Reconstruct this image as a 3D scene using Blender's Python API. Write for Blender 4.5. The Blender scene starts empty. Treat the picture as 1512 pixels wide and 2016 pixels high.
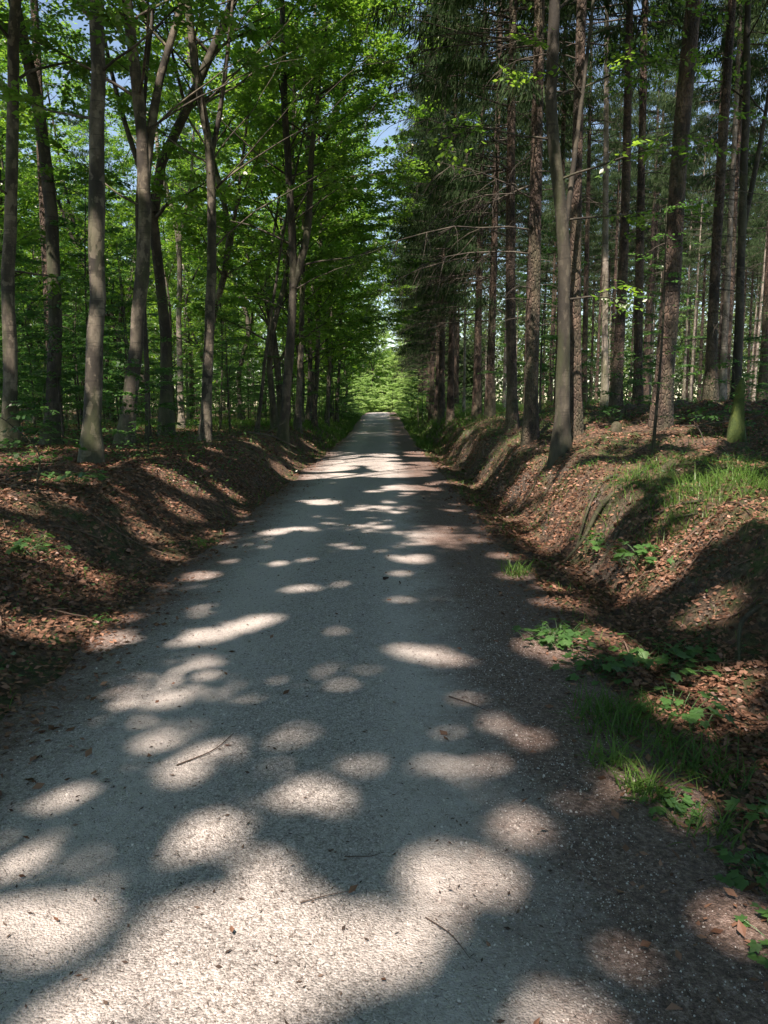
import bpy, math, random
import numpy as np
from mathutils import Vector

rng = np.random.default_rng(11)
random.seed(11)
scene = bpy.context.scene
COL = scene.collection
PI = math.pi

# ------------------------------------------------------------------ sun
SUN_EL = math.radians(57)
SUN_AZ = np.array([-0.36, -0.93]); SUN_AZ = SUN_AZ / np.linalg.norm(SUN_AZ)      # horizontal direction towards the sun
TO_SUN = np.array([SUN_AZ[0]*math.cos(SUN_EL), SUN_AZ[1]*math.cos(SUN_EL), math.sin(SUN_EL)])

# ------------------------------------------------------------------ noise
_LAT = rng.random((256, 256))
def vnoise(x, y, s=0):
    x = np.asarray(x, float) + s*37.13; y = np.asarray(y, float) + s*71.7
    xi = np.floor(x).astype(int); yi = np.floor(y).astype(int)
    fx = x-xi; fy = y-yi
    fx = fx*fx*(3-2*fx); fy = fy*fy*(3-2*fy)
    a = _LAT[xi & 255, yi & 255]; b = _LAT[(xi+1) & 255, yi & 255]
    c = _LAT[xi & 255, (yi+1) & 255]; d = _LAT[(xi+1) & 255, (yi+1) & 255]
    return (a*(1-fx)+b*fx)*(1-fy)+(c*(1-fx)+d*fx)*fy - 0.5
def fbm(x, y, s=0, o=4):
    r = 0; a = 1.0; f = 1.0
    for k in range(o):
        r = r + a*vnoise(np.asarray(x)*f, np.asarray(y)*f, s+k*3); a *= .5; f *= 2.07
    return r
def sst(t):
    t = np.clip(t, 0, 1); return t*t*(3-2*t)

# ------------------------------------------------------------------ terrain height
def road_rise(y):
    y = np.asarray(y, float)
    return 0.90*sst((y-33)/52.0) - 0.35*sst((y-92)/50.0)
def edge_left(y):  return -2.05 + 0.16*vnoise(np.asarray(y)*.55, 3.3, 1) + .06*vnoise(np.asarray(y)*2.1, 1.3, 2)
def edge_right(y): return 1.40 + 0.14*vnoise(np.asarray(y)*.5, 8.3, 3) + .06*vnoise(np.asarray(y)*2.3, 5.3, 4)
def H(x, y):
    x = np.asarray(x, float); y = np.asarray(y, float)
    z = road_rise(y)
    wide = sst((y-30)/25)
    # left bank
    u = edge_left(y) - x
    wob = .55*vnoise(y*.42, x*.2, 5) + .20*vnoise(y*1.2, x*1.3, 6)
    hl = .80 - .42*wide
    t = (u + wob*sst(u/.5) - .02)/(1.55 + .8*wide)
    zl = hl*sst(t) + .05*sst((u-2)/10) + .10*fbm(x*.45, y*.45, 7)*sst((u-.6)/1.5) + .05*fbm(x*2.3, y*2.3, 8)*sst(u/.4) + .025*fbm(x*9, y*9, 18, 2)*sst((u-.2)/.3)
    # right ditch and bank
    v = x - edge_right(y)
    near = 1-sst((y-4.5)/5)
    wob2 = -.30*near + .62*vnoise(y*.62, 2.2, 9) + .36*vnoise(y*1.4, x*1.6, 10) + .16*vnoise(y*3.4, x*4.4, 11)
    vb = v - .60 + wob2*.62
    ditch = -.20*np.exp(-((v-.60)/.34)**2)*(1-.5*wide)
    face = (.70 - .12*near - .20*wide)*sst(vb/(.85+.30*near+.40*vnoise(y*.9, 4.4, 16)+.6*wide))
    back = sst((y-9)/5)
    face2 = (.16 + .30*back - .30*wide)*sst((vb-.35)/1.5) + (.22 + .22*back - .12*wide)*sst((v-2.2)/3.4)
    zr = ditch + face + face2 + .13*fbm(x*.5, y*.5, 12)*sst((v-1)/1.2) + .16*fbm(x*1.6, y*1.6, 13)*sst(v/.7) + .11*fbm(x*3.6, y*3.6, 14)*sst(v/.3) + .035*fbm(x*11, y*11, 17, 2)*sst((v-.4)/.3)
    # crown of the road
    mid = (edge_left(y)+edge_right(y))/2
    zc = .035*np.clip(1-((x-mid)/1.7)**2, 0, 1) + .012*fbm(x*1.2, y*.7, 15) - .03
    z = z + np.where(u > 0, zl, np.where(v > 0, zr, 0)) + zc*np.clip(1-np.maximum(np.maximum(u, v), 0)/.3, 0, 1)
    return z
def Hs(x, y): return float(H(np.array([x]), np.array([y]))[0])

# ------------------------------------------------------------------ mesh building
class Acc:
    def __init__(s): s.v = []; s.q = []; s.m = []; s.a = []; s.n = 0; s.sm = []
    def add(s, V, Q, mat=0, attr=0.5, smooth=False):
        V = np.asarray(V, float).reshape(-1, 3); Q = np.asarray(Q, int).reshape(-1, 4)
        s.v.append(V); s.q.append(Q+s.n); s.n += len(V)
        s.m.append(np.full(len(Q), mat, int))
        s.a.append(np.broadcast_to(np.asarray(attr, float), (len(Q),)).copy()); s.sm.append(np.full(len(Q), smooth, bool))
    def mesh(s, name, mats):
        me = bpy.data.meshes.new(name)
        if not s.v: s.v = [np.zeros((0, 3))]; s.q = [np.zeros((0, 4), int)]; s.m = [np.zeros(0, int)]; s.a = [np.zeros(0)]; s.sm = [np.zeros(0, bool)]
        V = np.concatenate(s.v); Q = np.concatenate(s.q); n = len(Q)
        me.vertices.add(len(V)); me.vertices.foreach_set('co', V.astype(np.float32).ravel())
        me.loops.add(n*4); me.loops.foreach_set('vertex_index', Q.astype(np.int32).ravel())
        me.polygons.add(n); me.polygons.foreach_set('loop_start', (np.arange(n)*4).astype(np.int32))
        for m in mats: me.materials.append(m)
        me.polygons.foreach_set('material_index', np.concatenate(s.m).astype(np.int32))
        me.polygons.foreach_set('use_smooth', np.concatenate(s.sm))
        at = me.attributes.new('tone', 'FLOAT', 'FACE'); at.data.foreach_set('value', np.concatenate(s.a).astype(np.float32))
        me.update(calc_edges=True)
        return me

def unit(a): return a/np.maximum(np.linalg.norm(a, axis=-1, keepdims=True), 1e-9)
def resample(pts, n):
    pts = np.asarray(pts, float); d = np.r_[0, np.cumsum(np.linalg.norm(np.diff(pts, axis=0), axis=1))]
    t = np.linspace(0, d[-1], n)
    # smooth (Catmull-like) through cubic hermite on each axis
    m = np.gradient(pts, d, axis=0) if len(pts) > 2 else np.repeat(((pts[1]-pts[0])/d[-1])[None], len(pts), 0)
    i = np.clip(np.searchsorted(d, t, side='right')-1, 0, len(pts)-2)
    h = (d[i+1]-d[i])[:, None]; s = ((t-d[i])[:, None])/h
    return (2*s**3-3*s**2+1)*pts[i]+(s**3-2*s**2+s)*h*m[i]+(-2*s**3+3*s**2)*pts[i+1]+(s**3-s**2)*h*m[i+1]

def tube(acc, pts, rad, sides=6, mat=0, attr=.5, flare=0.0, rough=0.0, seed=0, ell=1.0):
    pts = np.asarray(pts, float); n = len(pts)
    rad = np.broadcast_to(np.asarray(rad, float), (n,))
    T = unit(np.gradient(pts, axis=0))
    ref = np.array([1., 0, 0]) if abs(np.mean(T[:, 0])) < .75 else np.array([0, 1., 0])
    A = unit(np.cross(T, ref)); B = np.cross(T, A)
    ang = np.arange(sides)*2*PI/sides
    R = rad[:, None]*np.ones((1, sides))
    if flare:
        zz = np.maximum(np.linalg.norm(pts-pts[0], axis=1)-.2, 0)
        lob = 1+.45*np.cos(ang*4+seed)+.3*np.cos(ang*3+seed*2.3)
        R = R*(1+flare*np.exp(-zz/.28)[:, None]*lob[None])
    if rough:
        zz = np.linalg.norm(pts-pts[0], axis=1)
        R = R*(1+rough*vnoise(zz[:, None]*3+seed, np.cos(ang)[None]*1.5+np.sin(ang*2)[None]+7, 21)*2)
    V = pts[:, None]+R[..., None]*(A[:, None]*np.cos(ang)[None, :, None]+B[:, None]*(np.sin(ang)*ell)[None, :, None])
    i = np.arange(n-1)[:, None]; j = np.arange(sides)[None]; j2 = (j+1) % sides
    Q = np.stack([i*sides+j, i*sides+j2, (i+1)*sides+j2, (i+1)*sides+j], -1)
    acc.add(V, Q, mat, attr, True)

def leaves(acc, C, A, N, L, W, mat=0, attr=.5, fold=.12, shape='diamond'):
    """C centres, A axis, N normal, L length, W width - one folded four-cornered leaf each"""
    n = len(C)
    if n == 0: return
    A = unit(A); S = unit(np.cross(A, N)); N = np.cross(S, A)
    L = np.broadcast_to(L, (n,))[:, None]; W = np.broadcast_to(W, (n,))[:, None]
    v0 = C-A*L/2; v2 = C+A*L/2-N*L*fold
    off = .06*L
    v1 = C-A*off+S*W/2-N*W*fold; v3 = C-A*off-S*W/2-N*W*fold
    if shape == 'ribbon':
        v0 = C-A*L/2+S*W*.3; v1 = C-A*L/2-S*W*.3; v2 = C+A*L/2-S*W*.28; v3 = C+A*L/2+S*W*.28
    V = np.stack([v0, v1, v2, v3], 1).reshape(-1, 3)
    Q = np.arange(n*4).reshape(-1, 4)
    acc.add(V, Q, mat, attr)

# ------------------------------------------------------------------ materials
def newmat(name):
    m = bpy.data.materials.new(name); m.use_nodes = True
    nt = m.node_tree; nt.nodes.clear()
    out = nt.nodes.new('ShaderNodeOutputMaterial')
    return m, nt, out
def N(nt, typ, **kw):
    n = nt.nodes.new(typ)
    for k, v in kw.items():
        if k.startswith('i_'):
            key = k[2:]
            key = int(key) if key.isdigit() else key.replace('_', ' ')
            n.inputs[key].default_value = v
        else: setattr(n, k, v)
    return n
def ramp(nt, src, stops):
    r = nt.nodes.new('ShaderNodeValToRGB')
    e = r.color_ramp.elements
    while len(e) < len(stops): e.new(.5)
    for x, (p, c) in zip(e, stops):
        x.position = p; x.color = (c[0], c[1], c[2], 1)
    if src is not None: nt.links.new(src, r.inputs[0])
    return r
def mix(nt, fac, a, b):
    m = nt.nodes.new('ShaderNodeMix'); m.data_type = 'RGBA'
    for s, v in ((m.inputs[0], fac), (m.inputs[6], a), (m.inputs[7], b)):
        if isinstance(v, (int, float)): s.default_value = v
        elif isinstance(v, tuple): s.default_value = (v[0], v[1], v[2], 1)
        else: nt.links.new(v, s)
    return m.outputs[2]
def mathn(nt, op, a, b=0.0, clamp=False):
    m = nt.nodes.new('ShaderNodeMath'); m.operation = op; m.use_clamp = clamp
    for s, v in ((m.inputs[0], a), (m.inputs[1], b)):
        if isinstance(v, (int, float)): s.default_value = v
        else: nt.links.new(v, s)
    return m.outputs[0]
def pos_obj(nt, obj=False):
    if obj:
        t = nt.nodes.new('ShaderNodeTexCoord'); return t.outputs['Object']
    g = nt.nodes.new('ShaderNodeNewGeometry'); return g.outputs['Position']
def noise(nt, vec, scale, detail=3, rough=.6):
    n = N(nt, 'ShaderNodeTexNoise', i_Scale=scale, i_Detail=detail, i_Roughness=rough)
    nt.links.new(vec, n.inputs['Vector']); return n.outputs['Fac']
def mapped(nt, vec, sc):
    m = nt.nodes.new('ShaderNodeMapping'); m.inputs['Scale'].default_value = sc
    nt.links.new(vec, m.inputs[0]); return m.outputs[0]

def leaf_mat(name, dark, light, tdark, tlight, trans=.5, gloss=.05):
    m, nt, out = newmat(name)
    a = N(nt, 'ShaderNodeAttribute', attribute_name='tone')
    oi = nt.nodes.new('ShaderNodeObjectInfo')
    f = mathn(nt, 'ADD', a.outputs['Fac'], mathn(nt, 'MULTIPLY', mathn(nt, 'SUBTRACT', oi.outputs['Random'], .5), .3), True)
    d = nt.nodes.new('ShaderNodeBsdfDiffuse'); t = nt.nodes.new('ShaderNodeBsdfTranslucent')
    nt.links.new(mix(nt, f, dark, light), d.inputs[0]); nt.links.new(mix(nt, f, tdark, tlight), t.inputs[0])
    ms = nt.nodes.new('ShaderNodeMixShader'); ms.inputs[0].default_value = trans
    nt.links.new(d.outputs[0], ms.inputs[1]); nt.links.new(t.outputs[0], ms.inputs[2])
    o = ms.outputs[0]
    if gloss:
        g = N(nt, 'ShaderNodeBsdfAnisotropic'); g.inputs['Roughness'].default_value = .38; g.inputs[0].default_value = (1, 1, 1, 1)
        m2 = nt.nodes.new('ShaderNodeMixShader'); m2.inputs[0].default_value = gloss
        nt.links.new(o, m2.inputs[1]); nt.links.new(g.outputs[0], m2.inputs[2]); o = m2.outputs[0]
    nt.links.new(o, out.inputs[0]); return m

M = {}
M['beech_leaf'] = leaf_mat('beech leaves', (.042, .105, .020), (.105, .235, .045), (.10, .29, .03), (.37, .64, .07), .55)
M['young_leaf'] = leaf_mat('sapling leaves', (.026, .078, .024), (.065, .17, .045), (.07, .22, .04), (.16, .40, .08), .5)
M['sunglow_leaf'] = leaf_mat('leaves with painted sun glow', (.16, .27, .08), (.36, .52, .20), (.34, .55, .13), (.62, .88, .34), .5, .02)  # road-end foliage: bright sun glow is put into the leaf colour
M['needle'] = leaf_mat('spruce needles', (.024, .052, .024), (.085, .13, .065), (.035, .09, .025), (.11, .20, .06), .35, .0)
M['grass'] = leaf_mat('grass blades', (.045, .11, .025), (.13, .24, .055), (.08, .20, .03), (.2, .38, .07), .4, .015)
M['dead_leaf'] = leaf_mat('dead leaves', (.075, .036, .022), (.38, .215, .145), (.08, .04, .02), (.26, .13, .07), .15, .02)
M['herb'] = leaf_mat('herb leaves', (.035, .10, .030), (.085, .21, .055), (.08, .22, .04), (.16, .38, .07), .4, .06)

def bark_mat(name, c1, c2, c3, moss, scale, zs, bump=.5, crack=False):
    m, nt, out = newmat(name)
    p = pos_obj(nt, True)
    oi = nt.nodes.new('ShaderNodeObjectInfo')
    va = nt.nodes.new('ShaderNodeVectorMath'); va.operation = 'ADD'
    nt.links.new(p, va.inputs[0]); cx = nt.nodes.new('ShaderNodeCombineXYZ')
    nt.links.new(mathn(nt, 'MULTIPLY', oi.outputs['Random'], 40.), cx.inputs[0]); nt.links.new(cx.outputs[0], va.inputs[1])
    pv = va.outputs[0]
    big = noise(nt, mapped(nt, pv, (scale, scale, scale*zs)), 1.0, 5, .62)
    col = ramp(nt, big, [(.37, c1), (.50, c2), (.63, c3)]).outputs[0]
    fine = noise(nt, mapped(nt, pv, (scale*5, scale*5, scale*5*zs)), 1.0, 4, .7)
    col = mix(nt, mathn(nt, 'MULTIPLY', mathn(nt, 'SUBTRACT', fine, .35, True), 1.1, True), mix(nt, .6, col, (.01, .01, .008)), col)
    pt_ = noise(nt, mapped(nt, pv, (7., 7., 4.5)), 1.0, 3, .55)       # pale lichen patches and dark rings
    col = mix(nt, mathn(nt, 'MULTIPLY', ramp(nt, pt_, [(.56, (0, 0, 0)), (.60, (1, 1, 1))]).outputs[0], .38), col, c3)
    rg = noise(nt, mapped(nt, pv, (2., 2., 26.)), 1.0, 3, .6)
    col = mix(nt, mathn(nt, 'MULTIPLY', ramp(nt, rg, [(.58, (0, 0, 0)), (.64, (1, 1, 1))]).outputs[0], .5), col, (.012, .011, .008))
    sz_ = nt.nodes.new('ShaderNodeSeparateXYZ'); nt.links.new(p, sz_.inputs[0])
    lowm = N(nt, 'ShaderNodeMapRange', i_1=1.3, i_2=.0); nt.links.new(sz_.outputs[2], lowm.inputs[0])
    g = noise(nt, mapped(nt, pv, (1.6, 1.6, .5)), 1.0, 4, .65)
    g = mathn(nt, 'ADD', g, mathn(nt, 'MULTIPLY', lowm.outputs[0], .13))
    mf = ramp(nt, g, [(.50, (0, 0, 0)), (.66, (1, 1, 1))]).outputs[0]
    col = mix(nt, mathn(nt, 'MULTIPLY', mf, .45), col, moss)
    b = nt.nodes.new('ShaderNodeBsdfPrincipled'); b.inputs['Roughness'].default_value = .85
    nt.links.new(col, b.inputs['Base Color'])
    bp = N(nt, 'ShaderNodeBump', i_Strength=bump, i_Distance=.02)
    hgt = fine
    if crack:
        vo = N(nt, 'ShaderNodeTexVoronoi', feature='DISTANCE_TO_EDGE', i_Scale=1.0)
        nt.links.new(mapped(nt, pv, (scale*4, scale*4, scale*1.6)), vo.inputs['Vector'])
        hgt = mathn(nt, 'ADD', fine, mathn(nt, 'MINIMUM', mathn(nt, 'MULTIPLY', vo.outputs['Distance'], 5.), 1.))
    nt.links.new(hgt, bp.inputs['Height']); nt.links.new(bp.outputs[0], b.inputs['Normal'])
    nt.links.new(b.outputs[0], out.inputs[0]); return m
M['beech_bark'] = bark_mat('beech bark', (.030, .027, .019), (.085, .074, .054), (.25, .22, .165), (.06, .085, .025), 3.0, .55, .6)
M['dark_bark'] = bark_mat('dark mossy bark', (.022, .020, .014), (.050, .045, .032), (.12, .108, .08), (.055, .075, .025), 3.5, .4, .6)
M['spruce_bark'] = bark_mat('spruce bark', (.030, .021, .015), (.085, .056, .040), (.21, .145, .105), (.10, .11, .06), 6.0, .45, .9, True)
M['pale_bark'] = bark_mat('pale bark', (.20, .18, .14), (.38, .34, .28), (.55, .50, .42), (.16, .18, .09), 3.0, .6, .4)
M['dead_twig'] = bark_mat('dead twig bark', (.045, .038, .029), (.09, .075, .058), (.17, .15, .12), (.06, .065, .04), 5.0, 1, .3)
M['moss'] = bark_mat('moss', (.03, .06, .012), (.07, .12, .02), (.14, .19, .035), (.05, .09, .015), 12.0, 1, .9)
M['root_bark'] = bark_mat('root bark', (.05, .035, .025), (.10, .075, .055), (.17, .13, .10), (.05, .07, .025), 8.0, 1, .8)

def ground_material():
    m, nt, out = newmat('forest floor')
    p = pos_obj(nt)
    sx = nt.nodes.new('ShaderNodeSeparateXYZ'); nt.links.new(p, sx.inputs[0])
    ge = nt.nodes.new('ShaderNodeNewGeometry'); sn = nt.nodes.new('ShaderNodeSeparateXYZ'); nt.links.new(ge.outputs['True Normal'], sn.inputs[0])
    steep = ramp(nt, sn.outputs[2], [(.55, (1, 1, 1)), (.86, (0, 0, 0))]).outputs[0]
    w = N(nt, 'ShaderNodeTexVoronoi', i_Scale=26.0, i_Randomness=1.0)
    nt.links.new(mapped(nt, p, (1, 1, .6)), w.inputs['Vector'])
    sc = nt.nodes.new('ShaderNodeSeparateColor'); nt.links.new(w.outputs['Color'], sc.inputs[0])
    lf = ramp(nt, sc.outputs[0], [(.0, (.045, .024, .014)), (.35, (.12, .066, .040)), (.7, (.22, .125, .075)), (1, (.36, .22, .14))]).outputs[0]
    n1 = noise(nt, p, 9., 4, .7)
    soil = ramp(nt, n1, [(.3, (.022, .015, .010)), (.7, (.085, .058, .040))]).outputs[0]
    lf = mix(nt, mathn(nt, 'MULTIPLY', mathn(nt, 'SUBTRACT', n1, .3, True), 2.2, True), soil, lf)
    n2 = noise(nt, p, .8, 5, .65)
    xb = N(nt, 'ShaderNodeMapRange', i_1=1.9, i_2=2.4); nt.links.new(sx.outputs[0], xb.inputs[0])
    n2 = mathn(nt, 'ADD', n2, mathn(nt, 'MULTIPLY', xb.outputs[0], .085))
    mo = ramp(nt, n2, [(.50, (0, 0, 0)), (.60, (1, 1, 1))]).outputs[0]
    mcol = ramp(nt, noise(nt, p, 35., 3, .7), [(.3, (.014, .026, .007)), (.7, (.065, .095, .022))]).outputs[0]
    n3 = noise(nt, p, 5.0, 4, .7)
    mof = mathn(nt, 'MULTIPLY', mo, ramp(nt, n3, [(.40, (0, 0, 0)), (.55, (1, 1, 1))]).outputs[0])
    col = mix(nt, mof, lf, mcol)
    # bare sandy soil on the steep faces
    sand = ramp(nt, noise(nt, mapped(nt, p, (1, 1, 2.2)), 14., 6, .75), [(.32, (.014, .010, .007)), (.5, (.075, .058, .042)), (.68, (.24, .20, .16))]).outputs[0]
    stf = mathn(nt, 'MULTIPLY', steep, ramp(nt, noise(nt, p, 1.7, 4, .6), [(.47, (0, 0, 0)), (.58, (1, 1, 1))]).outputs[0])
    col = mix(nt, stf, col, sand)
    # greener far along the verges
    far = N(nt, 'ShaderNodeMapRange', i_1=26., i_2=48.); nt.links.new(sx.outputs[1], far.inputs[0])
    ax = mathn(nt, 'ABSOLUTE', mathn(nt, 'ADD', sx.outputs[0], .3))
    vr = N(nt, 'ShaderNodeMapRange', i_1=8., i_2=5.); nt.links.new(ax, vr.inputs[0])
    col = mix(nt, mathn(nt, 'MULTIPLY', mathn(nt, 'MULTIPLY', far.outputs[0], vr.outputs[0]), .8), col, mcol)
    b = nt.nodes.new('ShaderNodeBsdfPrincipled'); b.inputs['Roughness'].default_value = .9
    nt.links.new(col, b.inputs['Base Color'])
    hh = mathn(nt, 'ADD', mathn(nt, 'MULTIPLY', w.outputs['Distance'], 1.2), noise(nt, p, 60., 4, .7))
    bp = N(nt, 'ShaderNodeBump', i_Strength=.9, i_Distance=.03); nt.links.new(hh, bp.inputs['Height']); nt.links.new(bp.outputs[0], b.inputs['Normal'])
    nt.links.new(b.outputs[0], out.inputs[0]); return m
M['ground'] = ground_material()

def road_material():
    m, nt, out = newmat('gravel road')
    p = pos_obj(nt)
    sx = nt.nodes.new('ShaderNodeSeparateXYZ'); nt.links.new(p, sx.inputs[0])
    v1 = N(nt, 'ShaderNodeTexVoronoi', i_Scale=130.0); nt.links.new(p, v1.inputs['Vector'])
    sc = nt.nodes.new('ShaderNodeSeparateColor'); nt.links.new(v1.outputs['Color'], sc.inputs[0])
    base = ramp(nt, sc.outputs[0], [(0, (.28, .265, .245)), (.3, (.39, .37, .345)), (.75, (.48, .46, .43)), (1, (.60, .575, .54))]).outputs[0]
    fines = noise(nt, p, 55., 5, .8)
    base = mix(nt, mathn(nt, 'MULTIPLY', ramp(nt, fines, [(.36, (1, 1, 1)), (.50, (0, 0, 0))]).outputs[0], .75), base, (.13, .12, .105))
    # dark specks of litter
    v2 = N(nt, 'ShaderNodeTexVoronoi', i_Scale=38.0); nt.links.new(mapped(nt, p, (1, .55, 1)), v2.inputs['Vector'])
    sp = ramp(nt, v2.outputs['Distance'], [(.10, (1, 1, 1)), (.17, (0, 0, 0))]).outputs[0]
    spm = mathn(nt, 'MULTIPLY', sp, ramp(nt, noise(nt, p, 3.0, 3, .6), [(.35, (0, 0, 0)), (.6, (1, 1, 1))]).outputs[0])
    base = mix(nt, mathn(nt, 'MULTIPLY', spm, .75), base, (.05, .04, .032))
    dv = nt.nodes.new('ShaderNodeVectorMath'); dv.operation = 'ADD'; nt.links.new(p, dv.inputs[0])
    dn = N(nt, 'ShaderNodeTexNoise', i_Scale=22., i_Detail=3); nt.links.new(p, dn.inputs['Vector'])
    ds = nt.nodes.new('ShaderNodeVectorMath'); ds.operation = 'SCALE'; ds.inputs['Scale'].default_value = .05; nt.links.new(dn.outputs['Color'], ds.inputs[0]); nt.links.new(ds.outputs[0], dv.inputs[1])
    ve = N(nt, 'ShaderNodeTexVoronoi', feature='DISTANCE_TO_EDGE', i_Scale=44.); nt.links.new(dv.outputs[0], ve.inputs['Vector'])
    ln = mathn(nt, 'MULTIPLY', ramp(nt, ve.outputs['Distance'], [(.03, (1, 1, 1)), (.10, (0, 0, 0))]).outputs[0], ramp(nt, noise(nt, p, 30., 2, .5), [(.50, (0, 0, 0)), (.58, (1, 1, 1))]).outputs[0])
    base = mix(nt, mathn(nt, 'MULTIPLY', ln, .6), base, (.09, .075, .065))
    # large tonal patches, wheel tracks
    pt = noise(nt, mapped(nt, p, (.9, .25, 1)), 1.0, 4, .6)
    base = mix(nt, mathn(nt, 'MULTIPLY', ramp(nt, pt, [(.35, (1, 1, 1)), (.65, (0, 0, 0))]).outputs[0], .35), base, mix(nt, .45, base, (.10, .10, .08)))
    for xc in (-1.12, .28):
        tx = mathn(nt, 'ABSOLUTE', mathn(nt, 'ADD', sx.outputs[0], mathn(nt, 'ADD', mathn(nt, 'MULTIPLY', noise(nt, mapped(nt, p, (.6, .35, 1)), 1., 2, .5), .3), -xc-.15)))
        tr_ = N(nt, 'ShaderNodeMapRange', i_1=.42, i_2=.12); nt.links.new(tx, tr_.inputs[0])
        base = mix(nt, mathn(nt, 'MULTIPLY', tr_.outputs[0], .6), base, (.50, .475, .44))
    # brown needle litter towards both edges
    jit = mathn(nt, 'ADD', mathn(nt, 'MULTIPLY', mathn(nt, 'SUBTRACT', noise(nt, p, 1.3, 5, .7), .5), 1.1), mathn(nt, 'MULTIPLY', mathn(nt, 'SUBTRACT', noise(nt, p, 14., 3, .8), .5), .5))
    xr = mathn(nt, 'ADD', sx.outputs[0], jit)
    er = N(nt, 'ShaderNodeMapRange', i_1=.16, i_2=.72); nt.links.new(xr, er.inputs[0])
    el = N(nt, 'ShaderNodeMapRange', i_1=-1.42, i_2=-1.95); nt.links.new(xr, el.inputs[0])
    e = mathn(nt, 'ADD', er.outputs[0], el.outputs[0], True)
    lit = ramp(nt, noise(nt, p, 48., 4, .8), [(.33, (.035, .022, .016)), (.5, (.13, .082, .062)), (.66, (.30, .23, .20))]).outputs[0]
    col = mix(nt, mathn(nt, 'MULTIPLY', e, .93), base, lit)
    b = nt.nodes.new('ShaderNodeBsdfPrincipled'); b.inputs['Roughness'].default_value = .85
    nt.links.new(col, b.inputs['Base Color'])
    hh = mathn(nt, 'ADD', mathn(nt, 'MULTIPLY', v1.outputs['Distance'], -.8), fines)
    bp = N(nt, 'ShaderNodeBump', i_Strength=.8, i_Distance=.012); nt.links.new(hh, bp.inputs['Height']); nt.links.new(bp.outputs[0], b.inputs['Normal'])
    nt.links.new(b.outputs[0], out.inputs[0]); return m
M['road'] = road_material()

def plain(name, c1, c2, scale=30, rough=.9):
    m, nt, out = newmat(name)
    b = nt.nodes.new('ShaderNodeBsdfPrincipled'); b.inputs['Roughness'].default_value = rough
    a = N(nt, 'ShaderNodeAttribute', attribute_name='tone')
    nt.links.new(mix(nt, a.outputs['Fac'], c1, c2), b.inputs['Base Color'])
    nt.links.new(b.outputs[0], out.inputs[0]); return m
M['pebble'] = plain('pebbles', (.22, .205, .185), (.64, .61, .57))
M['stick'] = plain('sticks', (.035, .022, .015), (.16, .11, .08))

# ------------------------------------------------------------------ object helpers
def link(name, me, parent=None, loc=(0, 0, 0), rz=0.0, sc=1.0):
    o = bpy.data.objects.new(name, me); COL.objects.link(o)
    o.location = loc; o.rotation_euler = (0, 0, rz); o.scale = (sc, sc, sc)
    if parent is not None: o.parent = parent
    return o
def thing(name, label, cat, loc, rz=0.0, group=None, sc=1.0):
    o = bpy.data.objects.new(name, None); COL.objects.link(o)
    o.location = loc; o.rotation_euler = (0, 0, rz); o.scale = (sc, sc, sc); o.empty_display_size = .3
    o['label'] = label; o['category'] = cat
    if group: o['group'] = group
    return o
def tag(o, label, cat=None, group=None, kind=None):
    o['label'] = label
    if cat: o['category'] = cat
    if group: o['group'] = group
    if kind: o['kind'] = kind
    return o

# ------------------------------------------------------------------ ground and road sheets
def grid_mesh(xs, ys, zf, mats, name):
    X, Y = np.meshgrid(xs, ys); Z = zf(X, Y)
    a = Acc(); nx, ny = len(xs), len(ys)
    i = np.arange(ny-1)[:, None]; j = np.arange(nx-1)[None]
    Q = np.stack([i*nx+j, i*nx+j+1, (i+1)*nx+j+1, (i+1)*nx+j], -1)
    a.add(np.stack([X, Y, Z], -1), Q, 0, .5, True)
    return a.mesh(name, mats)
def grow(a, b, s0, k):
    r = [a]; s = s0
    while r[-1] < b: r.append(r[-1]+s); s *= k
    return np.array(r[1:])
xs = np.concatenate([-grow(7, 420, .09, 1.09)[::-1], np.arange(-7, 7.01, .055), grow(7, 420, .09, 1.09)])
ys = np.concatenate([-grow(-.5, 120, .15, 1.12)[::-1]*1.0, np.arange(.5, 14, .055), grow(13.97, 700, .07, 1.018)])
def ground_z(X, Y):
    z = H(X, Y)
    inside = np.minimum(X-edge_left(Y), edge_right(Y)-X)
    z = z - .05*sst((inside-.0)/.12)
    return z + .012*fbm(X*9, Y*9, 30, 2)*sst(-inside/.2)
link('ground', grid_mesh(xs, ys, ground_z, [M['ground']], 'ground'))['kind'] = 'structure'
bpy.data.objects['ground']['label'] = 'brown forest floor of fallen leaves, soil and moss with banks beside the road'
rx = np.linspace(-2.6, 2.0, 93)
ry = np.concatenate([np.arange(-20, .5, .5), np.arange(.5, 12, .06), grow(12, 150, .07, 1.02)])
def road_z(X, Y):
    inside = np.minimum(X-edge_left(Y), edge_right(Y)-X) + .10*fbm(X*3, Y*3, 31, 3)
    return H(X, Y) + .006 + .003*fbm(X*14, Y*14, 32, 2) - .10*sst((.03-inside)/.22)
link('road', grid_mesh(rx, ry, road_z, [M['road']], 'road'))['kind'] = 'structure'
bpy.data.objects['road']['label'] = 'straight grey gravel forest road dappled with sun'

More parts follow.
